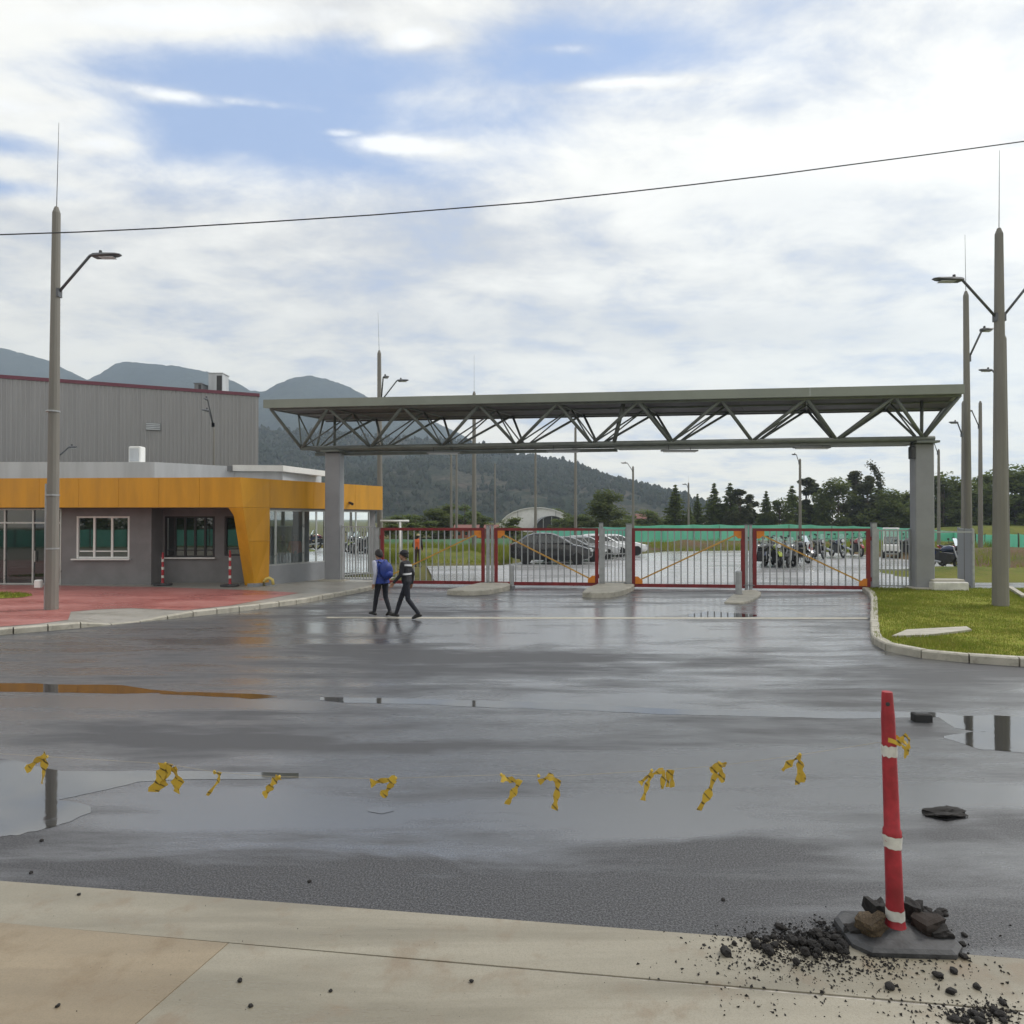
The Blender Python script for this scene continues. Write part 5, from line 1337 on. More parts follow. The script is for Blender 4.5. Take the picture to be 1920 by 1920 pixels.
for u, v, a, lab, c in (
    (1424, 1063, -2.3, 'black motorcycle tight against the left post of the fourth leaf', c_blk), (1444, 1056, -1.5, 'black motorcycle behind the lime green one', c_blk), (1466, 1054, -2.0, 'dark blue motorcycle behind the nearest cluster', c_blue), (1486, 1063, -2.2, 'black motorcycle low at the front of the nearest cluster', c_blk),
    (1432, 1060, -1.9, 'dark blue motorcycle nearest the fourth gate leaf left post', c_blue), (1455, 1062, -1.75, 'lime green motorcycle facing the gate in the nearest cluster', c_lime),
    (1476, 1061, -1.6, 'black motorcycle right of the lime green one', c_blk), (1496, 1055, -1.3, 'black motorcycle at the right end of the nearest cluster', c_blk),
    (1517, 1050, -1.9, 'red motorcycle just behind the diagonal brace of the fourth leaf', c_red), (1536, 1047, -1.7, 'black motorcycle in the middle of the farther row', c_blk),
    (1570, 1045, -1.6, 'dark blue motorcycle in the farther row', c_blue),
    (1606, 1043, -1.7, 'red motorcycle last in the farther row beside the gate hinge', c_red),
    (1770, 1068, -1.2, 'dark blue motorcycle between the canopy column and the side railing', c_blue), (1788, 1064, -1.5, 'red and black motorcycle close to the side railing', c_red),
    (1697, 1044, -1.6, 'black motorcycle just left of the right canopy column', c_blk)):
    motorcycle(u, v, a, lab, c)
p = gr(1671, 1046); t_ = thing('utility_cart', 'small white open utility cart seen end on behind the right railing', 'cart', tuple(p), -.5); t_.scale = (.85, .85, .95)
mb = MB(); mb.loft([[(-.55, y, z0), (.55, y, z0), (.55 * s, y, z1), (-.55 * s, y, z1)] for y, z0, z1, s in ((-.75, .30, .82, .9), (-.6, .25, .95, .95), (.9, .25, .80, 1.0), (1.0, .3, .75, 1))]); mb.build('body', m_white, t_)
for sx in (-.5, .5):
    mb = MB(); mb.beam((sx, -.55, .9), (sx * .92, -.35, 1.95), .06, .06); mb.build('pillar', m_white, t_); mb = MB(); mb.beam((sx, .8, .75), (sx * .92, .7, 1.95), .06, .06); mb.build('pillar', m_white, t_)
    for y in (-.55, .65):
        mb = MB(); mb.lathe([(.10, -.09), (.23, -.09), (.26, -.05), (.26, .05), (.23, .09), (.10, .09)], 16, (sx * 1.0, y, .26), axis='x'); mb.build('wheel', m_tyre, t_)
    mb = MB(); mb.ball((sx * .75, -.72, .66), (.10, .05, .08), 8); mb.build('headlight', m_headlamp, t_)
mb = MB(); mb.bevbox((0, .15, 1.99), (1.1, 1.5, .08), .03); mb.build('roof', m_white, t_)
mb = MB(); mb.box((0, .35, .95), (.95, .5, .12)); mb.box((0, .62, 1.2), (.95, .1, .45)); mb.build('seat', m_black, t_)
mb = MB(); q = [(-.44, -.53, 1.0), (.44, -.53, 1.0), (.41, -.38, 1.85), (-.41, -.38, 1.85)]; mb.loft([q, [(x, y + .012, z) for x, y, z in q]]); mb.build('windscreen', m_glass, t_)
mb = MB(); mb.box((0, -.80, .42), (.9, .06, .14)); mb.build('bumper', m_dark, t_)
# ------------------------------------------------------------------ people
m_skin = mat('skin', (.30, .165, .105), .55, .08, 12); m_hair = mat('dark_hair', (.014, .011, .010), .6, .3, 30)
m_navy = mat('dark_trousers', (.012, .013, .020), .85, .25, 8, bmp=.2); m_bluej = mat('blue_jacket', (.012, .035, .22), .6, .22, 6, bmp=.25, bscale=25); m_guard = mat('black_uniform', (.012, .012, .016), .8, .25, 8, bmp=.2)
m_vest = mat('orange_vest', (.80, .16, .045), .7, .12, 6); m_shoe = mat('black_shoes', (.012, .011, .011), .5, .2, 10); m_reflect = mat('reflective_band', (.60, .61, .63), .35, .06, 10)
m_khaki = mat('brown_trousers', (.085, .055, .035), .85, .2, 8); m_pale = mat('pale_sleeve', (.42, .43, .52), .7, .1, 8); m_straw = mat('straw_cap', (.42, .36, .20), .8, .15, 20)
m_lip = mat('lips', (.22, .085, .07), .5, .05, 10); m_eye = mat('eye', (.02, .018, .016), .2, .1, 10)
def person(label, loc, rz, joints, clothes, voxel=.0105, group=None, extra=None, head_turn=0.0):
    """joints: x forward, y to the figure's left, z up.  clothes: tag -> material"""
    J = {k: Vector(v) for k, v in joints.items()}
    caps = []     # p, q, r0, r1, tag
    def cap(p, q, r0, r1, tg): caps.append((Vector(p), Vector(q), r0, r1, tg))
    for s in 'LR':
        sg = 1 if s == 'L' else -1
        h, k, a, t_ = J['hip' + s], J['knee' + s], J['ankle' + s], J['toe' + s]
        cap(h, k, .092, .062, 'legs'); cap(k, k.lerp(a, .35), .062, .060, 'legs'); cap(k.lerp(a, .35), a, .060, .047, 'legs')
        fd = (t_ - a); hl = a - Vector((fd.x, fd.y, 0)).normalized() * .05 + Vector((0, 0, -.04))
        cap(a, hl, .044, .040, 'shoes'); cap(hl, t_ - fd * .1, .040, .034, 'shoes'); cap(a, t_ - fd * .35, .045, .036, 'shoes'); cap(t_ - fd * .3, t_, .037, .028, 'shoes')
        sh, el, wr, hd = J['sho' + s], J['elb' + s], J['wri' + s], J['han' + s]
        cap(sh, el, .064, .050, 'sleeve' + s); cap(el, wr, .050, .036, 'sleeve' + s)
        d = (hd - wr).normalized(); side_ = d.cross(Vector((1, 0, 0))); side_ = side_.normalized() if side_.length > .1 else Vector((0, 1, 0))
        fw = side_.cross(d).normalized()
        pm = wr + d * .085
        cap(wr, wr + d * .04, .028, .030, 'skin'); cap(wr + d * .03 - fw * .02, pm - fw * .028, .020, .019, 'skin'); cap(wr + d * .03 + fw * .02, pm + fw * .026, .020, .019, 'skin')
        for i, ln in enumerate((.066, .076, .070, .054)):
            b0 = pm + fw * (.030 - .020 * i); m1 = b0 + d * ln * .55 - side_ * sg * .008; m2 = b0 + d * ln - side_ * sg * .028
            cap(b0, m1, .0115, .0105, 'skin'); cap(m1, m2, .0105, .0085, 'skin')
        th0 = wr + d * .035 + fw * .030; th1 = th0 + d * .035 + fw * .028; cap(th0, th1, .014, .0125, 'skin'); cap(th1, th1 + d * .032 + fw * .004, .0125, .010, 'skin')
    pel, wst, che, nek, hd = J['pelvis'], J['waist'], J['chest'], J['neck'], J['head']
    hl, hr = J['hipL'], J['hipR']
    cap(hl + Vector((0, 0, .03)), hr + Vector((0, 0, .03)), .105, .105, 'legs'); cap(pel, pel + (wst - pel) * .35, .125, .125, 'legs')
    lt = (J['shoL'] - J['shoR']).normalized()
    for o in (-.075, .075):
        cap(pel.lerp(wst, .25) + lt * o, wst + lt * o * .9, .112, .104, 'torso'); cap(wst + lt * o * .9, che + lt * o * 1.15, .104, .118, 'torso')
    cap(che + lt * .09, che - lt * .09, .12, .12, 'torso'); cap(J['shoL'] - lt * .02, J['shoR'] + lt * .02, .066, .066, 'torso')
    cap(che, nek - Vector((0, 0, .03)), .12, .07, 'torso'); cap(nek - Vector((0, 0, .02)), hd - Vector((0, 0, .07)), .056, .054, 'skin')
    # head: skull, face, jaw, nose, ears
    ct, st = math.cos(head_turn), math.sin(head_turn)
    def H(x, y, z): return hd + Vector((x * ct - y * st, x * st + y * ct, z))
    cap(H(-.022, 0, .03), H(.018, 0, .038), .088, .084, 'skin'); cap(H(.030, 0, .0), H(.036, 0, -.055), .068, .056, 'skin'); cap(H(.04, 0, -.075), H(.058, 0, -.088), .040, .030, 'skin')
    cap(H(.094, 0, .01), H(.112, 0, -.022), .010, .015, 'skin'); cap(H(.088, .034, .026), H(.092, .012, .028), .011, .011, 'skin'); cap(H(.088, -.034, .026), H(.092, -.012, .028), .011, .011, 'skin')
    cap(H(.086, -.022, -.052), H(.086, .022, -.052), .011, .011, 'lips')
    for s in (-1, 1): cap(H(-.005, s * .078, .018), H(-.008, s * .082, -.022), .017, .011, 'skin')
    if extra: extra(J, cap)
    mb = MB()
    for p, q, r0, r1, tg in caps:
        d = (q - p); L = d.length
        if L < 1e-5: d = Vector((0, 0, 1))
        d = d.normalized(); u = Vector((1, 0, 0)) if abs(d.x) < .9 else Vector((0, 1, 0)); a = d.cross(u).normalized(); b = d.cross(a)
        rings = []; n = 12
        for k in range(1, 5): ph = PI / 2 * k / 4; rings.append((p - d * (r0 * math.cos(ph)), r0 * math.sin(ph)))
        for k in range(0, 4): ph = PI / 2 * k / 4; rings.append((q + d * (r1 * math.sin(ph)), r1 * math.cos(ph)))
        mb.loft([[o + a * (r * math.cos(2 * PI * j / n)) + b * (r * math.sin(2 * PI * j / n)) for j in range(n)] for o, r in rings])
    tmp = mb.build('tmp_body', m_skin)
    md = tmp.modifiers.new('r', 'REMESH'); md.mode = 'VOXEL'; md.voxel_size = voxel
    sm = tmp.modifiers.new('s', 'SMOOTH'); sm.factor = .5; sm.iterations = 2
    dg = bpy.context.evaluated_depsgraph_get(); dg.update()
    me = bpy.data.meshes.new_from_object(tmp.evaluated_get(dg))
    old = tmp.data; bpy.data.objects.remove(tmp); bpy.data.meshes.remove(old)
    me.name = 'person'
    tags = sorted({c[4] for c in caps}); me.materials.clear()
    for t_ in tags: me.materials.append(clothes.get(t_, clothes.get(t_[:6], m_skin)))
    n = len(me.polygons); cen = np.empty(n * 3); me.polygons.foreach_get('center', cen); cen = cen.reshape(-1, 3)
    best = np.full(n, 1e9); idx = np.zeros(n, int)
    for p, q, r0, r1, tg in caps:
        p_, d_ = np.array(p), np.array(q - p); L2 = max(1e-9, float(d_ @ d_))
        tt = np.clip(((cen - p_) @ d_) / L2, 0, 1)
        ds = np.linalg.norm(cen - p_ - tt[:, None] * d_, axis=1) - (r0 + (r1 - r0) * tt)
        m_ = ds < best; best[m_] = ds[m_]; idx[m_] = tags.index(tg)
    me.polygons.foreach_set('material_index', idx); me.polygons.foreach_set('use_smooth', [True] * n); me.update()
    ob = bpy.data.objects.new('person', me); COL.objects.link(ob); ob.location = loc; ob.rotation_euler = (0, 0, rz)
    tag(ob, label, 'person', group)
    for s in (-1, 1):
        mb = MB(); mb.ball(H(.084, s * .031, .010), .0115, 8); mb.build('eye', m_eye, ob, smooth=True)
    return ob, J, H
def hair_cap(ob, H, mt, z0=.02, r=.103, back=True, name='hair'):
    mb = MB(); rings = []
    for i in range(7):
        ph = PI / 2 * (1 - i / 6) ; rr = math.sin(ph); z = .035 + r * 1.03 * math.cos(ph)
        rings.append([H(-.012 + r * 1.08 * rr * math.cos(a) - (.0), r * .98 * rr * math.sin(a), z - (.055 * (1 - math.cos(a)) * rr ** 10 if back else .0)) for a in [2 * PI * k / 16 for k in range(16)]])
    mb.loft(rings); return mb.build(name, mt, ob, smooth=True)
def walk_pose(stride=1.0, lean=.03, arm=.8, mirror=1):
    J = dict(pelvis=(0, 0, .93), waist=(.01 + lean * .4, 0, 1.09), chest=(.02 + lean, 0, 1.29), neck=(.02 + lean * 1.4, 0, 1.44), head=(.05 + lean * 1.7, 0, 1.585))
    f = stride
    a, b = ('L', 'R') if mirror > 0 else ('R', 'L')
    ya = .09 * (1 if a == 'L' else -1)
    J.update({'hip' + a: (0.01, ya, .90), 'knee' + a: (.20 * f, ya * 1.05, .50), 'ankle' + a: (.34 * f, ya * 1.1, .105), 'toe' + a: (.34 * f + .17, ya * 1.25, .075)})
    J.update({'hip' + b: (-.01, -ya, .90), 'knee' + b: (-.06 * f, -ya * 1.05, .49), 'ankle' + b: (-.36 * f, -ya * 1.1, .145), 'toe' + b: (-.36 * f + .15, -ya * 1.25, .035)})
    ys = .185 * (1 if a == 'L' else -1)
    l4 = lean * 1.2
    J.update({'sho' + a: (.01 + l4, ys, 1.385), 'elb' + a: (-.12 * arm + l4, ys * 1.25, 1.11), 'wri' + a: (-.13 * arm + .04 + l4, ys * 1.32, .87), 'han' + a: (-.13 * arm + .07 + l4, ys * 1.3, .78)})
    J.update({'sho' + b: (.03 + l4, -ys, 1.385), 'elb' + b: (.08 * arm + l4, -ys * 1.25, 1.11), 'wri' + b: (.27 * arm + l4, -ys * 1.2, .93), 'han' + b: (.33 * arm + l4, -ys * 1.15, .855)})
    return J
def stand_pose(lean=0.0, bend=0.0):
    J = dict(pelvis=(0, 0, .94), waist=(.01, 0, 1.10), chest=(.01 + lean, 0, 1.30), neck=(.015 + lean * 1.3, 0, 1.45), head=(.04 + lean * 1.6, 0, 1.595))
    for s, sg in (('L', 1), ('R', -1)):
        J.update({'hip' + s: (0, .09 * sg, .91), 'knee' + s: (.02, .105 * sg, .50), 'ankle' + s: (0, .115 * sg, .105), 'toe' + s: (.16, .135 * sg, .035),
                  'sho' + s: (lean, .185 * sg, 1.39), 'elb' + s: (-.04 + lean, .25 * sg, 1.11), 'wri' + s: (.05 + bend * .2, .25 * sg - bend * .1 * sg, .88 + bend * .12), 'han' + s: (.08 + bend * .28, .24 * sg - bend * .14 * sg, .80 + bend * .14)})
    return J
# walker in the blue jacket
P = gr(716, 1156)
def bag(J, cap): pass
ob, J, H = person('person in a bright blue jacket walking left in front of the first gate leaf', tuple(P), R(140), walk_pose(.55, .05, .7, 1), dict(legs=m_navy, shoes=m_shoe, torso=m_bluej, sleeveL=m_pale, sleeveR=m_bluej, lips=m_lip), group='people walking across the forecourt')
hair_cap(ob, H, m_hair)
mb = MB(); mb.loft([[(x, w * math.cos(a), z + h * math.sin(a)) for a in [2 * PI * k / 12 for k in range(12)]] for x, w, h, z in ((-.30, .10, .14, 1.16), (-.26, .15, .21, 1.17), (-.15, .165, .24, 1.19), (-.07, .15, .22, 1.2))]); bk = mb.build('backpack', m_bluej, ob, smooth=True)
mb = MB(); mb.loft([[(x, w * math.cos(a), z + h * math.sin(a)) for a in [2 * PI * k / 10 for k in range(10)]] for x, w, h, z in ((-.345, .07, .07, 1.08), (-.31, .11, .09, 1.09), (-.27, .11, .09, 1.09))]); mb.build('pocket', m_bluej, bk, smooth=True)
for s in (-1, 1):
    mb = MB(); mb.path([(-.08, s * .10, 1.38), (.05, s * .105, 1.425), (.15, s * .11, 1.34), (.17, s * .115, 1.2), (.06, s * .15, 1.06), (-.06, s * .15, 1.02)], .016, 6); mb.build('strap', m_navy, bk)
mb = MB(); mb.loft([[(x, w * math.cos(a), 1.035 + .005 * math.sin(a * 3) + zz) if False else (cx + r * math.cos(a), w * math.sin(a), z) for a in [2 * PI * k / 20 for k in range(20)]] for z, r, w, cx in ((.86, .165, .215, .0), (.95, .15, .205, .0), (1.02, .145, .195, .01))], False, False); mb.build('jacket_hem', m_bluej, ob, smooth=True)
# guard in the dark uniform with silver bands
P = gr(763, 1160)
ob, J, H = person('person in a dark uniform with silver chest bands and cap striding left', tuple(P), R(172), walk_pose(.92, .02, .9, -1), dict(legs=m_navy, shoes=m_shoe, torso=m_guard, sleeve=m_guard, lips=m_lip), group='people walking across the forecourt', head_turn=.15)
hair_cap(ob, H, m_hair, r=.101)
hc = hair_cap(ob, H, m_guard, r=.108, back=False, name='cap')
mb = MB(); mb.loft([[H(.06, y, .06), H(.16, y * .8, .045), H(.16, y * .8, .055), H(.06, y, .072)] for y in (-.07, 0, .07)]); mb.build('visor', m_guard, hc)
def band(z, r0, r1, cx, h, name, tilt=0.0):
    mb = MB(); n = 28
    mb.loft([[(cx + r0 * math.cos(a), r1 * math.sin(a), z + zz + tilt * math.sin(a)) for a in [2 * PI * k / n for k in range(n)]] for zz in (-h, h)], False, False); return mb.build(name, m_reflect, ob, smooth=True)
band(1.335, .145, .215, .03, .022, 'chest_band', .02); band(1.13, .13, .205, .02, .022, 'waist_band')
# worker in the orange vest beyond the gate
P = gr(783, 1064)
ob, J, H = person('person in an orange vest standing beyond the first gate leaf', tuple(P), R(75), stand_pose(.02, .5), dict(legs=m_khaki, shoes=m_shoe, torso=m_vest, sleeve=m_guard, lips=m_lip), voxel=.014)
hair_cap(ob, H, m_hair, r=.101); hair_cap(ob, H, m_straw, r=.108, back=False, name='cap')
# two people seen through the glazed guard room
for u, Yp, lab, torso, rz in ((553, 27.3, 'person in an orange vest standing behind the guard room glass', m_vest, R(-60)), (531, 27.6, 'person in dark clothes standing behind the guard room glass', m_guard, R(-90))):
    q = at(u, 973, Yp)
    ob, J, H = person(lab, (q.x, Yp, WZ + .02), rz, stand_pose(.03, .8), dict(legs=m_khaki if torso is m_vest else m_navy, shoes=m_shoe, torso=torso, sleeve=torso, lips=m_lip), voxel=.014, group='people inside the guard room')
    hair_cap(ob, H, m_hair, r=.102)

# ------------------------------------------------------------------ delineator posts
m_delin = mat('red_plastic', (.36, .024, .034), .5, .28, 5, bmp=.06, fine=.35, bscale=16); m_band = mat('white_reflector', (.66, .65, .60), .4, .12, 6, fine=.25, bscale=20)
m_rubber = mat('rubber_base', (.032, .033, .036), .6, .35, 7, bmp=.35, bscale=50, c2=(.075, .075, .078))
def delineator(loc, h, label, lean=(0, 0), full=True, rz=0.0, sc=1.0):
    t_ = thing('delineator_post', label, 'delineator', loc, rz, 'red and white delineator posts')
    def ax_(z): return (lean[0] * z / h, lean[1] * z / h)
    def rad(z): return (.050 - .014 * (z / h)) * sc
    prof = [(0.066 * sc, .055), (.064 * sc, .075), (.054 * sc, .09)]
    for f in (.1, .2, .395, .40, .41, .43, .44, .45, .6, .75, .86): prof.append((rad(f * h) + (.007 * sc if .40 <= f <= .44 else 0), f * h))
    prof += [(rad(.9 * h) * 1.0, .9 * h), (rad(.93 * h) * .93, .93 * h), (rad(h) * .86, .985 * h), (rad(h) * .80, h), (rad(h) * .5, h + .002)]
    mb = MB(); mb.lathe(prof, 18); mb.v = [(x + ax_(z)[0], y + ax_(z)[1], z) for x, y, z in mb.v]; po = mb.build('post', m_delin, t_); autosmooth(po, 40)
    for f0, f1 in ((.742, .785), (.375, .425), (.085, .125)) if full else ((.72, .80), (.48, .56), (.22, .30)):
        mb = MB(); rr = rad((f0 + f1) / 2 * h)
        jag = [random.uniform(-.006, .006) for _ in range(18)]
        rings = []
        for z, e in ((f0 * h, 1), (f1 * h, 1)):
            r = (rad(z) + (.007 * sc if .40 <= z / h <= .44 else 0)) + .0035
            rings.append([(r * math.cos(2 * PI * k / 18) + ax_(z)[0], r * math.sin(2 * PI * k / 18) + ax_(z)[1], z + jag[k]) for k in range(18)])
        mb.loft(rings, False, False); mb.build('reflective_band', m_band, t_, smooth=True)
    mb = MB(); x, y = ax_(.955 * h); mb.lathe([(.012 * sc, -.002), (.012 * sc, .004), (.004, .005)], 10, (x - .014, y - rad(.955 * h) * .88, .955 * h), axis='y'); mb.build('top_hole', m_dark, po)
    mb = MB(); bw, bd = .62 * sc, .40 * sc
    mb.loft([[(sx * bw / 2 * k1 + 0, sy * bd / 2 * k2, z) for sx, sy in ((-1, -.6), (-.75, -1), (.75, -1), (1, -.6), (1, .6), (.75, 1), (-.75, 1), (-1, .6))] for z, k1, k2 in ((0.0, 1, 1), (.042 * sc, 1, 1), (.058 * sc, .93, .9), (.062 * sc, .5, .5), (.085 * sc, .2, .28))]); mb.build('base', m_rubber, t_)
    return t_
PD = gr(1680, 1762); 
top_ = at(1663, 1297, PD.y)
main_del = delineator((PD.x, PD.y, .003), top_.z - .003, 'tall red delineator post with white bands on a rubber base in the foreground', (top_.x - PD.x + .002, 0), rz=-.045)
for u, v, tv, lab in ((305, 1097, 1036, 'small red and white delineator in the shade left of the recessed window'), (431, 1099, 1032, 'small red and white delineator in the shade beside the slanted leg')):
    q = gr(u, v, WZ + .02); delineator(tuple(q), at(u, tv, q.y).z - q.z, lab, (.0, 0), False, 0, .95)

# ------------------------------------------------------------------ caution tape on a string
def tape_mat():
    m, t, b = new_mat('caution_tape')
    v = objco(t); sp = N(t, 'ShaderNodeSeparateXYZ'); t.links.new(v, sp.inputs[0])
    ww = M_(t, 'SINE', M_(t, 'MULTIPLY', M_(t, 'ADD', sp.outputs[2], M_(t, 'MULTIPLY', sp.outputs[0], .9)), 95))
    f = MR(t, M_(t, 'ADD', ww, M_(t, 'MULTIPLY', NOISE(t, v, 25, 2), 1.2)), 1.45, 1.6)
    t.links.new(MIX(t, f, (.66, .46, .06, 1), (.09, .07, .03, 1)), b.inputs['Base Color']); b.inputs['Roughness'].default_value = .35
    tl = N(t, 'ShaderNodeBsdfTranslucent'); tl.inputs['Color'].default_value = (.6, .4, .05, 1)
    mx = N(t, 'ShaderNodeMixShader'); mx.inputs[0].default_value = .2
    t.links.new(b.outputs[0], mx.inputs[1]); t.links.new(tl.outputs[0], mx.inputs[2]); t.links.new(mx.outputs[0], t.nodes['Material Output'].inputs['Surface'])
    return m
m_tape = tape_mat()
m_string = mat('pale_string', (.42, .36, .26), .8, .1, 10)
def sY(u): return 4.62 + (PD.y - 4.62) * u / 1680
SL = [(-700, 1370), (-200, 1400), (75, 1418), (310, 1432), (400, 1447), (507, 1456), (718, 1460), (957, 1452), (1035, 1456), (1240, 1444), (1345, 1436), (1495, 1416), (1660, 1390)]
def sv(u): return float(np.interp(u, [p[0] for p in SL], [p[1] for p in SL]))
mb = MB(); mb.path([at(u, v, sY(u)) for u, v in SL] + [PD + Vector((-.03, -.03, at(1680, 1386, PD.y).z))], 0.0011, 5); tag(mb.build('string', m_string), 'thin string sagging low across the view from the foreground delineator', 'string')
def ribbon(mb, pts, w, seed):
    rnd = random.Random(seed); a0 = rnd.uniform(-.35, .35); L = []; Rr = []
    pts = [Vector(p) for p in pts]
    fine = []
    for a, b in zip(pts, pts[1:]):
        for k in range(4): fine.append(a.lerp(b, k / 4))
    fine.append(pts[-1])
    for i, p in enumerate(fine):
        d = (fine[min(i + 1, len(fine) - 1)] - fine[max(0, i - 1)]).normalized()
        s = Vector((d.z, 0, -d.x)); s = s.normalized() if s.length > .1 else Vector((1, 0, 0))
        tw = a0 + .55 * math.sin(i * .9 + seed); s = (s * math.cos(tw) + Vector((0, 1, 0)) * math.sin(tw)).normalized()
        ww = w * (.75 + .35 * math.sin(i * 1.7 + seed * 2))
        L.append(p + s * ww / 2); Rr.append(p - s * ww / 2)
    n = len(L); nrm = Vector((0, .0006, 0))
    V = L + Rr + [p + nrm for p in L] + [p + nrm for p in Rr]; Fc = []
    for i in range(n - 1): Fc += [(i, i + 1, n + i + 1, n + i), (2 * n + i + 1, 2 * n + i, 3 * n + i, 3 * n + i + 1)]
    mb.add(V, Fc)
TAPES = [  # label, strips of pixel points, width px
 ('twisted yellow and black tape scrap at the far left of the string', [[(88, 1414), (70, 1426), (46, 1446)], [(84, 1418), (80, 1445), (74, 1472)]], 14),
 ('large yellow and black tape scrap with two wide tails, second from the left', [[(310, 1430), (300, 1455), (286, 1486)], [(318, 1432), (306, 1460), (296, 1480)], [(322, 1440), (330, 1462), (326, 1490)]], 21),
 ('thin curled strand of yellow tape right of the large two tailed scrap', [[(402, 1448), (412, 1450), (408, 1466), (386, 1494)]], 7),
 ('single wide yellow tape tail left of the folded scrap', [[(524, 1456), (514, 1464), (504, 1480), (492, 1495)]], 15),
 ('folded yellow tape scrap with short tails left of the middle of the view', [[(742, 1460), (716, 1464), (694, 1470)], [(740, 1462), (728, 1480), (714, 1496)]], 15),
 ('hooked yellow tape scrap, left one of the two hooks near the middle', [[(940, 1458), (958, 1462), (974, 1468), (962, 1490), (950, 1512)]], 14),
 ('hooked yellow tape scrap, right one of the two hooks near the middle', [[(1010, 1466), (1030, 1456), (1046, 1466), (1044, 1495), (1040, 1522)]], 14),
 ('bunched yellow tape scrap with four thin short tails right of the hooks', [[(1222, 1448), (1214, 1470), (1206, 1502)], [(1200, 1470), (1216, 1456), (1246, 1446)], [(1246, 1446), (1243, 1482)], [(1256, 1446), (1254, 1480)], [(1262, 1448), (1264, 1482)]], 10),
 ('longest yellow tape scrap with a tail reaching lowest', [[(1346, 1430), (1340, 1455), (1330, 1488), (1312, 1522)], [(1340, 1444), (1352, 1436), (1364, 1436)], [(1352, 1444), (1358, 1470)], [(1336, 1440), (1350, 1462)]], 15),
 ('yellow tape scrap nearest the foreground delineator on the string', [[(1500, 1416), (1484, 1428), (1468, 1446)], [(1498, 1418), (1502, 1436), (1498, 1474)], [(1504, 1440), (1508, 1470)]], 13)]
for i, (lab, strips, w) in enumerate(TAPES):
    u0, v0 = strips[0][0]; Yt = sY(u0); mb = MB(); c = at(u0, sv(u0), Yt)
    for j, s_ in enumerate(strips):
        pts = [at(u, v, Yt) + Vector((0, .012 * j - .01 + .01 * k, 0)) for k, (u, v) in enumerate(s_)]
        ribbon(mb, [p - c for p in pts], w / F * Yt * 1.05, i * 3 + j + 1)
    kn = MB(); kn.ball((0, 0, 0), (.010, .010, .012), 8); 
    o = mb.build('caution_tape', m_tape, None, loc=c, smooth=True); tag(o, lab, 'tape scrap', 'yellow and black tape scraps tied to the string')
    k_ = kn.build('knot', m_tape, o)
# tape tied round the post
z0 = at(1680, 1388, PD.y).z
t_ = thing('tape_knot', 'bunch of yellow tape knotted round the foreground delineator', 'tape scrap', (PD.x - .018, PD.y, z0), group='yellow and black tape scraps tied to the string')
mb = MB(); mb.loft([[(.050 * math.cos(a), .050 * math.sin(a), z + .012 * math.sin(2 * a)) for a in [2 * PI * k / 16 for k in range(16)]] for z in (-.012, .014)], False, False); mb.build('loop', m_tape, t_, smooth=True)
for j, pts in enumerate(([(.03, -.045, .02), (.055, -.06, -.01), (.062, -.055, -.07)], [(.03, -.045, .02), (.05, -.05, .05), (.075, -.05, .02), (.07, -.05, -.03)], [(.02, -.05, .0), (.045, -.06, -.03), (.05, -.05, -.09)], [(.0, -.05, .01), (.03, -.07, .02), (.066, -.05, -.01)])):
    mb = MB(); ribbon(mb, pts, .022, j + 40); mb.build('tail', m_tape, t_, smooth=True)
# ------------------------------------------------------------------ debris round the delineator
m_clod = mat('black_asphalt_clod', (.009, .008, .008), .8, .4, 20, bmp=.5, bscale=60, c2=(.022, .018, .016)); m_stone = mat('tan_broken_stone', (.15, .10, .045), .85, .35, 8, bmp=.4, bscale=30, c2=(.03, .02, .012))
m_brownclod = mat('brown_earth_clod', (.022, .014, .010), .9, .4, 14, bmp=.5, bscale=40)
def rock_mesh(seed, sub=2, rough=.35):
    bm = bmesh.new(); bmesh.ops.create_icosphere(bm, subdivisions=sub, radius=1.0)
    for v in bm.verts:
        n = mnoise.noise(v.co * 1.3 + Vector((seed * 7.1, 0, 0))) * rough + mnoise.noise(v.co * 3.1 + Vector((0, seed * 3.3, 0))) * rough * .5
        v.co *= 1 + n
    me = bpy.data.meshes.new('clod'); bm.to_mesh(me); bm.free(); return me
def block_mesh(seed):
    rnd = random.Random(seed); bm = bmesh.new(); bmesh.ops.create_cube(bm, size=1.8)
    bmesh.ops.subdivide_edges(bm, edges=bm.edges[:], cuts=3, use_grid_fill=True)
    for v in bm.verts: v.co *= (1 - .10 * v.co.length) * (1.15 + .5 * mnoise.noise(v.co * .9 + Vector((seed * 5.3, 0, 0))) + .22 * mnoise.noise(v.co * 2.6 + Vector((seed, 0, 0))))
    me = bpy.data.meshes.new('chunk'); bm.to_mesh(me); bm.free(); return me
ROCKS = [rock_mesh(i) for i in range(6)]
for m_ in ROCKS: m_.materials.append(m_clod)
def ground_z(x, y): return .021 if y < edge_y(x) - .012 else .0
def lump(name, me, u, v, size, label, cat, group, mt=None, zoff=0.0, sq=(1, 1, .7), rz=None):
    p = gr(u, v); z = ground_z(p.x, p.y) + zoff
    o = share(name, me, None, (p.x, p.y, z + size * sq[2] * .55), (random.uniform(-.3, .3), random.uniform(-.3, .3), random.uniform(0, 6) if rz is None else rz), (size * sq[0], size * sq[1], size * sq[2]))
    return tag(o, label, cat, group)
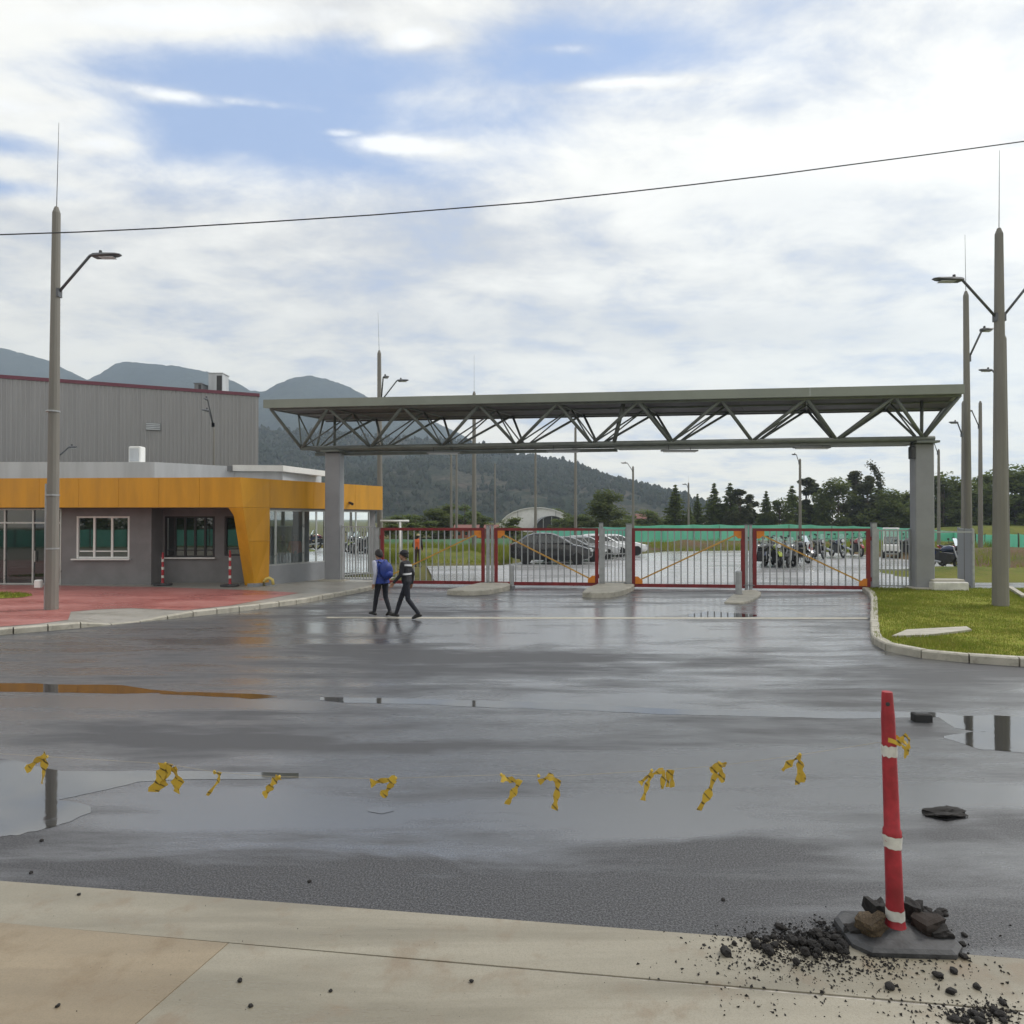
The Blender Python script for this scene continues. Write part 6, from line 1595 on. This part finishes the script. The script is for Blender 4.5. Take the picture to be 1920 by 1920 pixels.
# chunks resting on the rubber base
def chunk(u, v, dY, size, sq, seed, mt, label, zbase, rz=0.3):
    me = block_mesh(seed); me.materials.append(mt)
    q = at(u, v, PD.y + dY)
    o = share('broken_chunk', me, None, (q.x, q.y, zbase + size * sq[2] * .9), (random.uniform(-.12, .12), random.uniform(-.2, .2), rz), (size * sq[0], size * sq[1], size * sq[2])); tag(o, label, 'rubble', 'rubble weighing down the delineator base')
chunk(1632, 1720, -.02, .075, (1.05, .8, .62), 3, m_stone, 'tan broken stone slab tilted on the left of the rubber base', .06, .5)
chunk(1645, 1700, .10, .07, (.85, .7, .85), 4, m_clod, 'dark square chunk behind the tan stone on the base', .06, .2)
chunk(1712, 1703, .10, .055, (.9, .8, 1.05), 5, m_clod, 'black upright chunk just right of the post foot', .06, .9)
chunk(1740, 1730, .0, .085, (1.15, .75, .55), 6, m_brownclod, 'large brown black lump on the right of the rubber base', .05, .4)
chunk(1758, 1745, -.05, .06, (1.1, .8, .5), 7, m_clod, 'flat black lump at the right end of the rubber base', .05, .1)
chunk(1600, 1745, .0, .05, (1.0, .8, .6), 8, m_clod, 'black lump spilling off the left end of the rubber base', .03, .1)
rnd = random.Random(11)
grp = 'black clods scattered round the delineator'
lab_big = 'black clod of broken asphalt on the pale concrete near the delineator'
# single clods that can be told apart, then countable crumbs
for i, (u, v, s, lab) in enumerate((
   (1362, 1796, .034, 'large black clod at the left end of the spill'), (1462, 1740, .026, 'black clod on the asphalt edge above the spill'), (1668, 1860, .026, 'black clod on the concrete below the delineator'),
   (1783, 1869, .024, 'black clod on the concrete right of the delineator foot'), (1758, 1838, .026, 'cluster like black clod near the right edge of the spill'), (1788, 1830, .022, 'black clod right of the cluster like clod'),
   (1808, 1803, .022, 'black clod beside the right end of the rubber base'), (1805, 1772, .02, 'bluish black clod on the asphalt right of the rubber base'), (1808, 1755, .018, 'small black clod above the bluish one'),
   (1356, 1688, .014, 'lone black crumb on the asphalt left of the delineator'), (884, 1848, .012, 'lone black crumb on the concrete near the middle bottom'), (450, 1847, .014, 'lone black crumb on the grey slab at lower left'),
   (580, 1654, .013, 'lone black crumb on the asphalt at lower left'), (58, 1637, .014, 'black crumb on the asphalt at far left'), (78, 1577, .016, 'black crumb on the puddle rim at far left'), (148, 1684, .012, 'black crumb on the gutter strip at left'),
   (108, 1895, .012, 'black crumb on the tan slab at lower left'), (470, 1895, .012, 'black crumb on the grey slab below another at lower left'), (620, 1866, .010, 'tiny black crumb on the concrete right of the lower left ones'), (1832, 1860, .02, 'black crumb near the right edge of the concrete'), (1880, 1890, .02, 'black crumb at the far lower right'))):
    lump('clod', ROCKS[i % 6], u, v, s, lab, 'clod', grp)
for i in range(110):
    u = 1592 - abs(rnd.gauss(0, 78)); v = 1770 + rnd.gauss(0, 15)

    lump('clod', ROCKS[i % 6], u, v, rnd.choice((.008, .010, .013, .016, .021, .028)), 'black clod heaped in the spill left of the rubber base', 'clod', grp, sq=(1, 1, .8), zoff=.01 * (abs(u - 1520) < 50))
for i in range(26):
    lump('clod', ROCKS[i % 6], rnd.gauss(1840, 42), 1912 + rnd.uniform(-10, 14), rnd.choice((.007, .009, .012, .018, .024)), 'black clod in the second heap at the lower right corner', 'clod', grp)
for i in range(44):
    u, v = rnd.uniform(1690, 1780), rnd.uniform(1722, 1758); s_ = rnd.choice((.012, .016, .022, .03))
    lump('clod', ROCKS[i % 6], u, v, s_, 'black clod lying among the rubble on the rubber base', 'clod', grp, zoff=.055)
# the crumbs nobody could count
mb = MB(); rr = random.Random(5)
def crumb(x, y, s):
    z = ground_z(x, y)
    V = [(x + rr.uniform(-1, 1) * s, y + rr.uniform(-1, 1) * s, z + rr.uniform(-.2, .2) * s) for _ in range(4)] + [(x + rr.uniform(-.4, .4) * s, y + rr.uniform(-.4, .4) * s, z + s * rr.uniform(.5, 1.1)), (x + rr.uniform(-.4, .4) * s, y + rr.uniform(-.4, .4) * s, z - s * .4)]
    cx_, cy_ = x, y; V[:4] = sorted(V[:4], key=lambda p: math.atan2(p[1] - cy_, p[0] - cx_))
    mb.add(V, [(k, (k + 1) % 4, 4) for k in range(4)] + [((k + 1) % 4, k, 5) for k in range(4)])
for i in range(5200):
    m_ = rr.random()
    if m_ < .66: u, v = 1590 - abs(rr.gauss(0, 95)), 1770 + rr.gauss(0, 17)
    elif m_ < .80: u, v = rr.gauss(1560, 120), 1800 + abs(rr.gauss(0, 26))
    elif m_ < .90: u, v = rr.gauss(1835, 50), 1908 + rr.gauss(0, 14)
    else: u, v = rr.uniform(1340, 1900), rr.uniform(1730, 1915)
    p = gr(u, v); crumb(p.x, p.y, rr.choice((.003, .004, .006, .009, .013)))
for i in range(160):
    p = gr(rr.uniform(0, 1920), rr.uniform(1640, 1915)); crumb(p.x, p.y, rr.choice((.002, .003, .004)))
o = mb.build('asphalt_crumbs', m_clod); o['kind'] = 'stuff'
# flat dark things lying on the wet asphalt
p = gr(1728, 1352); t_ = thing('rubber_block', 'flat black block lying in the gutter puddle right of the delineator', 'block', tuple(p), -.1)
mb = MB(); mb.bevbox((0, 0, .05), (.215, .12, .10), .012); mb.build('body', m_black, t_)
mb = MB(); mb.box((.0, -.0, .1005), (.15, .07, .004)); mb.build('recess', m_dark, t_)
p = gr(1776, 1528); me = rock_mesh(9, 3, .75); me.materials.append(m_clod)
o = share('asphalt_lump', me, None, (p.x, p.y, .018), (0, 0, .1), (.17, .075, .030)); tag(o, 'flat ragged black lump of asphalt lying on the wet road at right', 'clod')

# ------------------------------------------------------------------ puddles
def puddle(label_pts, seed, z=None, jag=.10):
    z = .0008 + .0003 * seed
    us = [p[0] for p in label_pts]; n = max(60, int((us[-1] - us[0]) / 6))
    up, lo = [], []
    for i in range(n + 1):
        u = us[0] + (us[-1] - us[0]) * i / n
        a = float(np.interp(u, us, [p[1] for p in label_pts])); b = float(np.interp(u, us, [p[2] for p in label_pts]))
        m_ = (a + b) / 2; hgt = (b - a) / 2
        e1_ = mnoise.fractal(Vector((u * .012, seed, 0)), 1, 2, 5); e2_ = mnoise.fractal(Vector((u * .012, seed + 9, 0)), 1, 2, 5)
        up.append(gr(u, m_ - hgt * max(.02, 1 + e1_ * jag * 9 * .6))); lo.append(gr(u, m_ + hgt * max(.02, 1 + e2_ * jag * 9 * .6)))
    mb = MB(); V = [(p.x, p.y, z) for p in up] + [(p.x, p.y, z) for p in lo]; N_ = n + 1
    mb.add(V, [(N_ + i, N_ + i + 1, i + 1, i) for i in range(n)])
    return structure('puddle', mb, m_water)
puddle([(-400, 1262, 1270), (0, 1281, 1297), (130, 1283, 1299), (230, 1285, 1301), (285, 1293, 1299), (330, 1297, 1300)], 1, jag=.03)
puddle([(300, 1297, 1301), (400, 1299, 1306), (470, 1300, 1310), (520, 1305, 1308)], 2, jag=.08)
puddle([(600, 1307, 1313), (650, 1308, 1318), (800, 1311, 1321), (900, 1313, 1326), (1100, 1320, 1332), (1250, 1329, 1340), (1450, 1334, 1344), (1600, 1335, 1348), (1690, 1335, 1346), (1760, 1336, 1345), (1790, 1340, 1366), (1830, 1342, 1372), (1920, 1345, 1372), (2200, 1350, 1380)], 3, jag=.05)
puddle([(1770, 1380, 1384), (1800, 1376, 1394), (1830, 1372, 1404), (1920, 1366, 1412), (2200, 1370, 1420)], 4, jag=.06)
puddle([(-500, 1395, 1560), (-200, 1410, 1545), (0, 1422, 1530), (60, 1436, 1512), (120, 1446, 1496), (200, 1446, 1482), (260, 1445, 1466), (330, 1446, 1462), (480, 1448, 1461), (560, 1450, 1459)], 5, jag=.02)
puddle([(-300, 1540, 1580), (0, 1500, 1570), (70, 1498, 1558), (130, 1502, 1540), (170, 1512, 1524)], 6, jag=.06)
puddle([(690, 1518, 1522), (715, 1514, 1526), (738, 1517, 1521)], 7, jag=.05)
puddle([(1735, 1530, 1532), (1775, 1528, 1540), (1815, 1530, 1534)], 8, jag=.05)
puddle([(1290, 1151, 1156), (1330, 1146, 1160), (1380, 1150, 1158), (1420, 1153, 1156)], 9, jag=.05)
mb = MB(); q = [gr(u, v) for u, v in ((612, 1157), (1000, 1157.5), (1628, 1158), (1628, 1161), (1000, 1160.5), (612, 1159.5))]; mb.add([(p.x, p.y, .004) for p in q], [tuple(range(6))]); structure('road_line', mb, m_kerb)

# ------------------------------------------------------------------ grass on the verge and concrete slab in it
p0 = [gr(u, v, .12) for u, v in ((1672, 1196), (1700, 1184), (1812, 1178), (1822, 1184), (1740, 1194))]
mb = MB(); mb.prism([(p.x, p.y) for p in p0], .10, .165); t_ = mb.build('concrete_cover', m_kerb); tag(t_, 'flat pale concrete cover set in the grass verge at right', 'cover')
mb = MB(); mb.beam(gr(1893, 1104, .12) + Vector((0, 0, .04)), gr(1921, 1122, .12) + Vector((0, 0, .04)), .14, .1); o = mb.build('edging_stone', m_kerb); tag(o, 'pale edging stone in the grass right of the double arm lamp', 'edging stone')
m_blade = leaf_mat('grass_blade', (.17, .24, .025), (.25, .29, .042), (.34, .29, .08))
def inside(x, y, poly):
    c = False; n = len(poly); j = n - 1
    for i in range(n):
        if (poly[i][1] > y) != (poly[j][1] > y) and x < (poly[j][0] - poly[i][0]) * (y - poly[i][1]) / (poly[j][1] - poly[i][1]) + poly[i][0]: c = not c
        j = i
    return c
rr = random.Random(21); mb = MB(); cnt = 0
cov = [(p.x, p.y) for p in p0]
while cnt < 52000:
    x, y = rr.uniform(7, 20), rr.uniform(10.2, 22.9)
    if x / y > .80: continue
    if not inside(x, y, verge_poly) or inside(x, y, cov): continue
    k = mnoise.noise(Vector((x * .55, y * .55, 4))) + .5 * mnoise.noise(Vector((x * 2.1, y * 2.1, 7)))
    if rr.random() > .65 + k * .7: continue
    h = rr.uniform(.02, .06) * (1 + max(0, k) * .9); a = rr.uniform(0, 6.28); w = .007
    lx, ly = rr.uniform(-.6, .6) * h, rr.uniform(-.6, .6) * h
    dx, dy = math.cos(a) * w, math.sin(a) * w
    mb.add([(x - dx, y - dy, .115), (x + dx, y + dy, .115), (x + lx, y + ly, .12 + h)], [(0, 1, 2)]); cnt += 1
o = mb.build('grass', m_blade); o['kind'] = 'stuff'
# strip of grass left of the left lamp
mb = MB(); V = [gr(u, v, WZ) for u, v in ((-300, 1116), (0, 1112), (46, 1113), (62, 1117), (40, 1121), (0, 1123), (-300, 1130))]
mb.add([(p.x, p.y, WZ + .018) for p in V], [tuple(reversed(range(len(V))))]); gs = structure('grass_strip', mb, m_turf)
mb = MB(); cnt = 0; pl = [(p.x, p.y) for p in V]
while cnt < 4000:
    x, y = rr.uniform(-24, -13), rr.uniform(18.5, 21.6)
    if not inside(x, y, pl): continue
    h = rr.uniform(.03, .08); a = rr.uniform(0, 6.28); w = .012; dx, dy = math.cos(a) * w, math.sin(a) * w
    mb.add([(x - dx, y - dy, WZ + .015), (x + dx, y + dy, WZ + .015), (x + rr.uniform(-.5, .5) * h, y + rr.uniform(-.5, .5) * h, WZ + .02 + h)], [(0, 1, 2)]); cnt += 1
o = mb.build('grass', m_blade); o['kind'] = 'stuff'
# taller weeds on the banks beyond the gate
mb = MB(); cnt = 0
while cnt < 26000:
    if rr.random() < .5: x, y = rr.uniform(-13, 0), rr.uniform(38, 56)
    else: x, y = rr.uniform(12, 50), rr.uniform(32, 64)
    if inside(x, y, [(a, b) for a, b in lot]): continue
    k = mnoise.noise(Vector((x * .2, y * .2, 2)))
    if rr.random() > .5 + k: continue
    h = rr.uniform(.1, .4) * (1 + k); a = rr.uniform(0, 6.28); w = .035; dx, dy = math.cos(a) * w, math.sin(a) * w
    mb.add([(x - dx, y - dy, -.02), (x + dx, y + dy, -.02), (x + rr.uniform(-.5, .5) * h, y + rr.uniform(-.5, .5) * h, h + .3 * (k > .1))], [(0, 1, 2)]); cnt += 1
o = mb.build('weeds', m_blade); o['kind'] = 'stuff'

# ------------------------------------------------------------------ the air
hz = MB(); hz.box((0, 940, 220), (4000, 2180, 444)); 
hm = bpy.data.materials.new('haze'); hm.use_nodes = True; ht = hm.node_tree; ht.nodes.clear()
pv = N(ht, 'ShaderNodeVolumePrincipled'); pv.inputs['Density'].default_value = HAZE; pv.inputs['Color'].default_value = (.72, .84, 1.0, 1); pv.inputs['Anisotropy'].default_value = .45
ho = N(ht, 'ShaderNodeOutputMaterial'); ht.links.new(pv.outputs[0], ho.inputs['Volume'])
o = hz.build('haze', hm); o['kind'] = 'stuff'
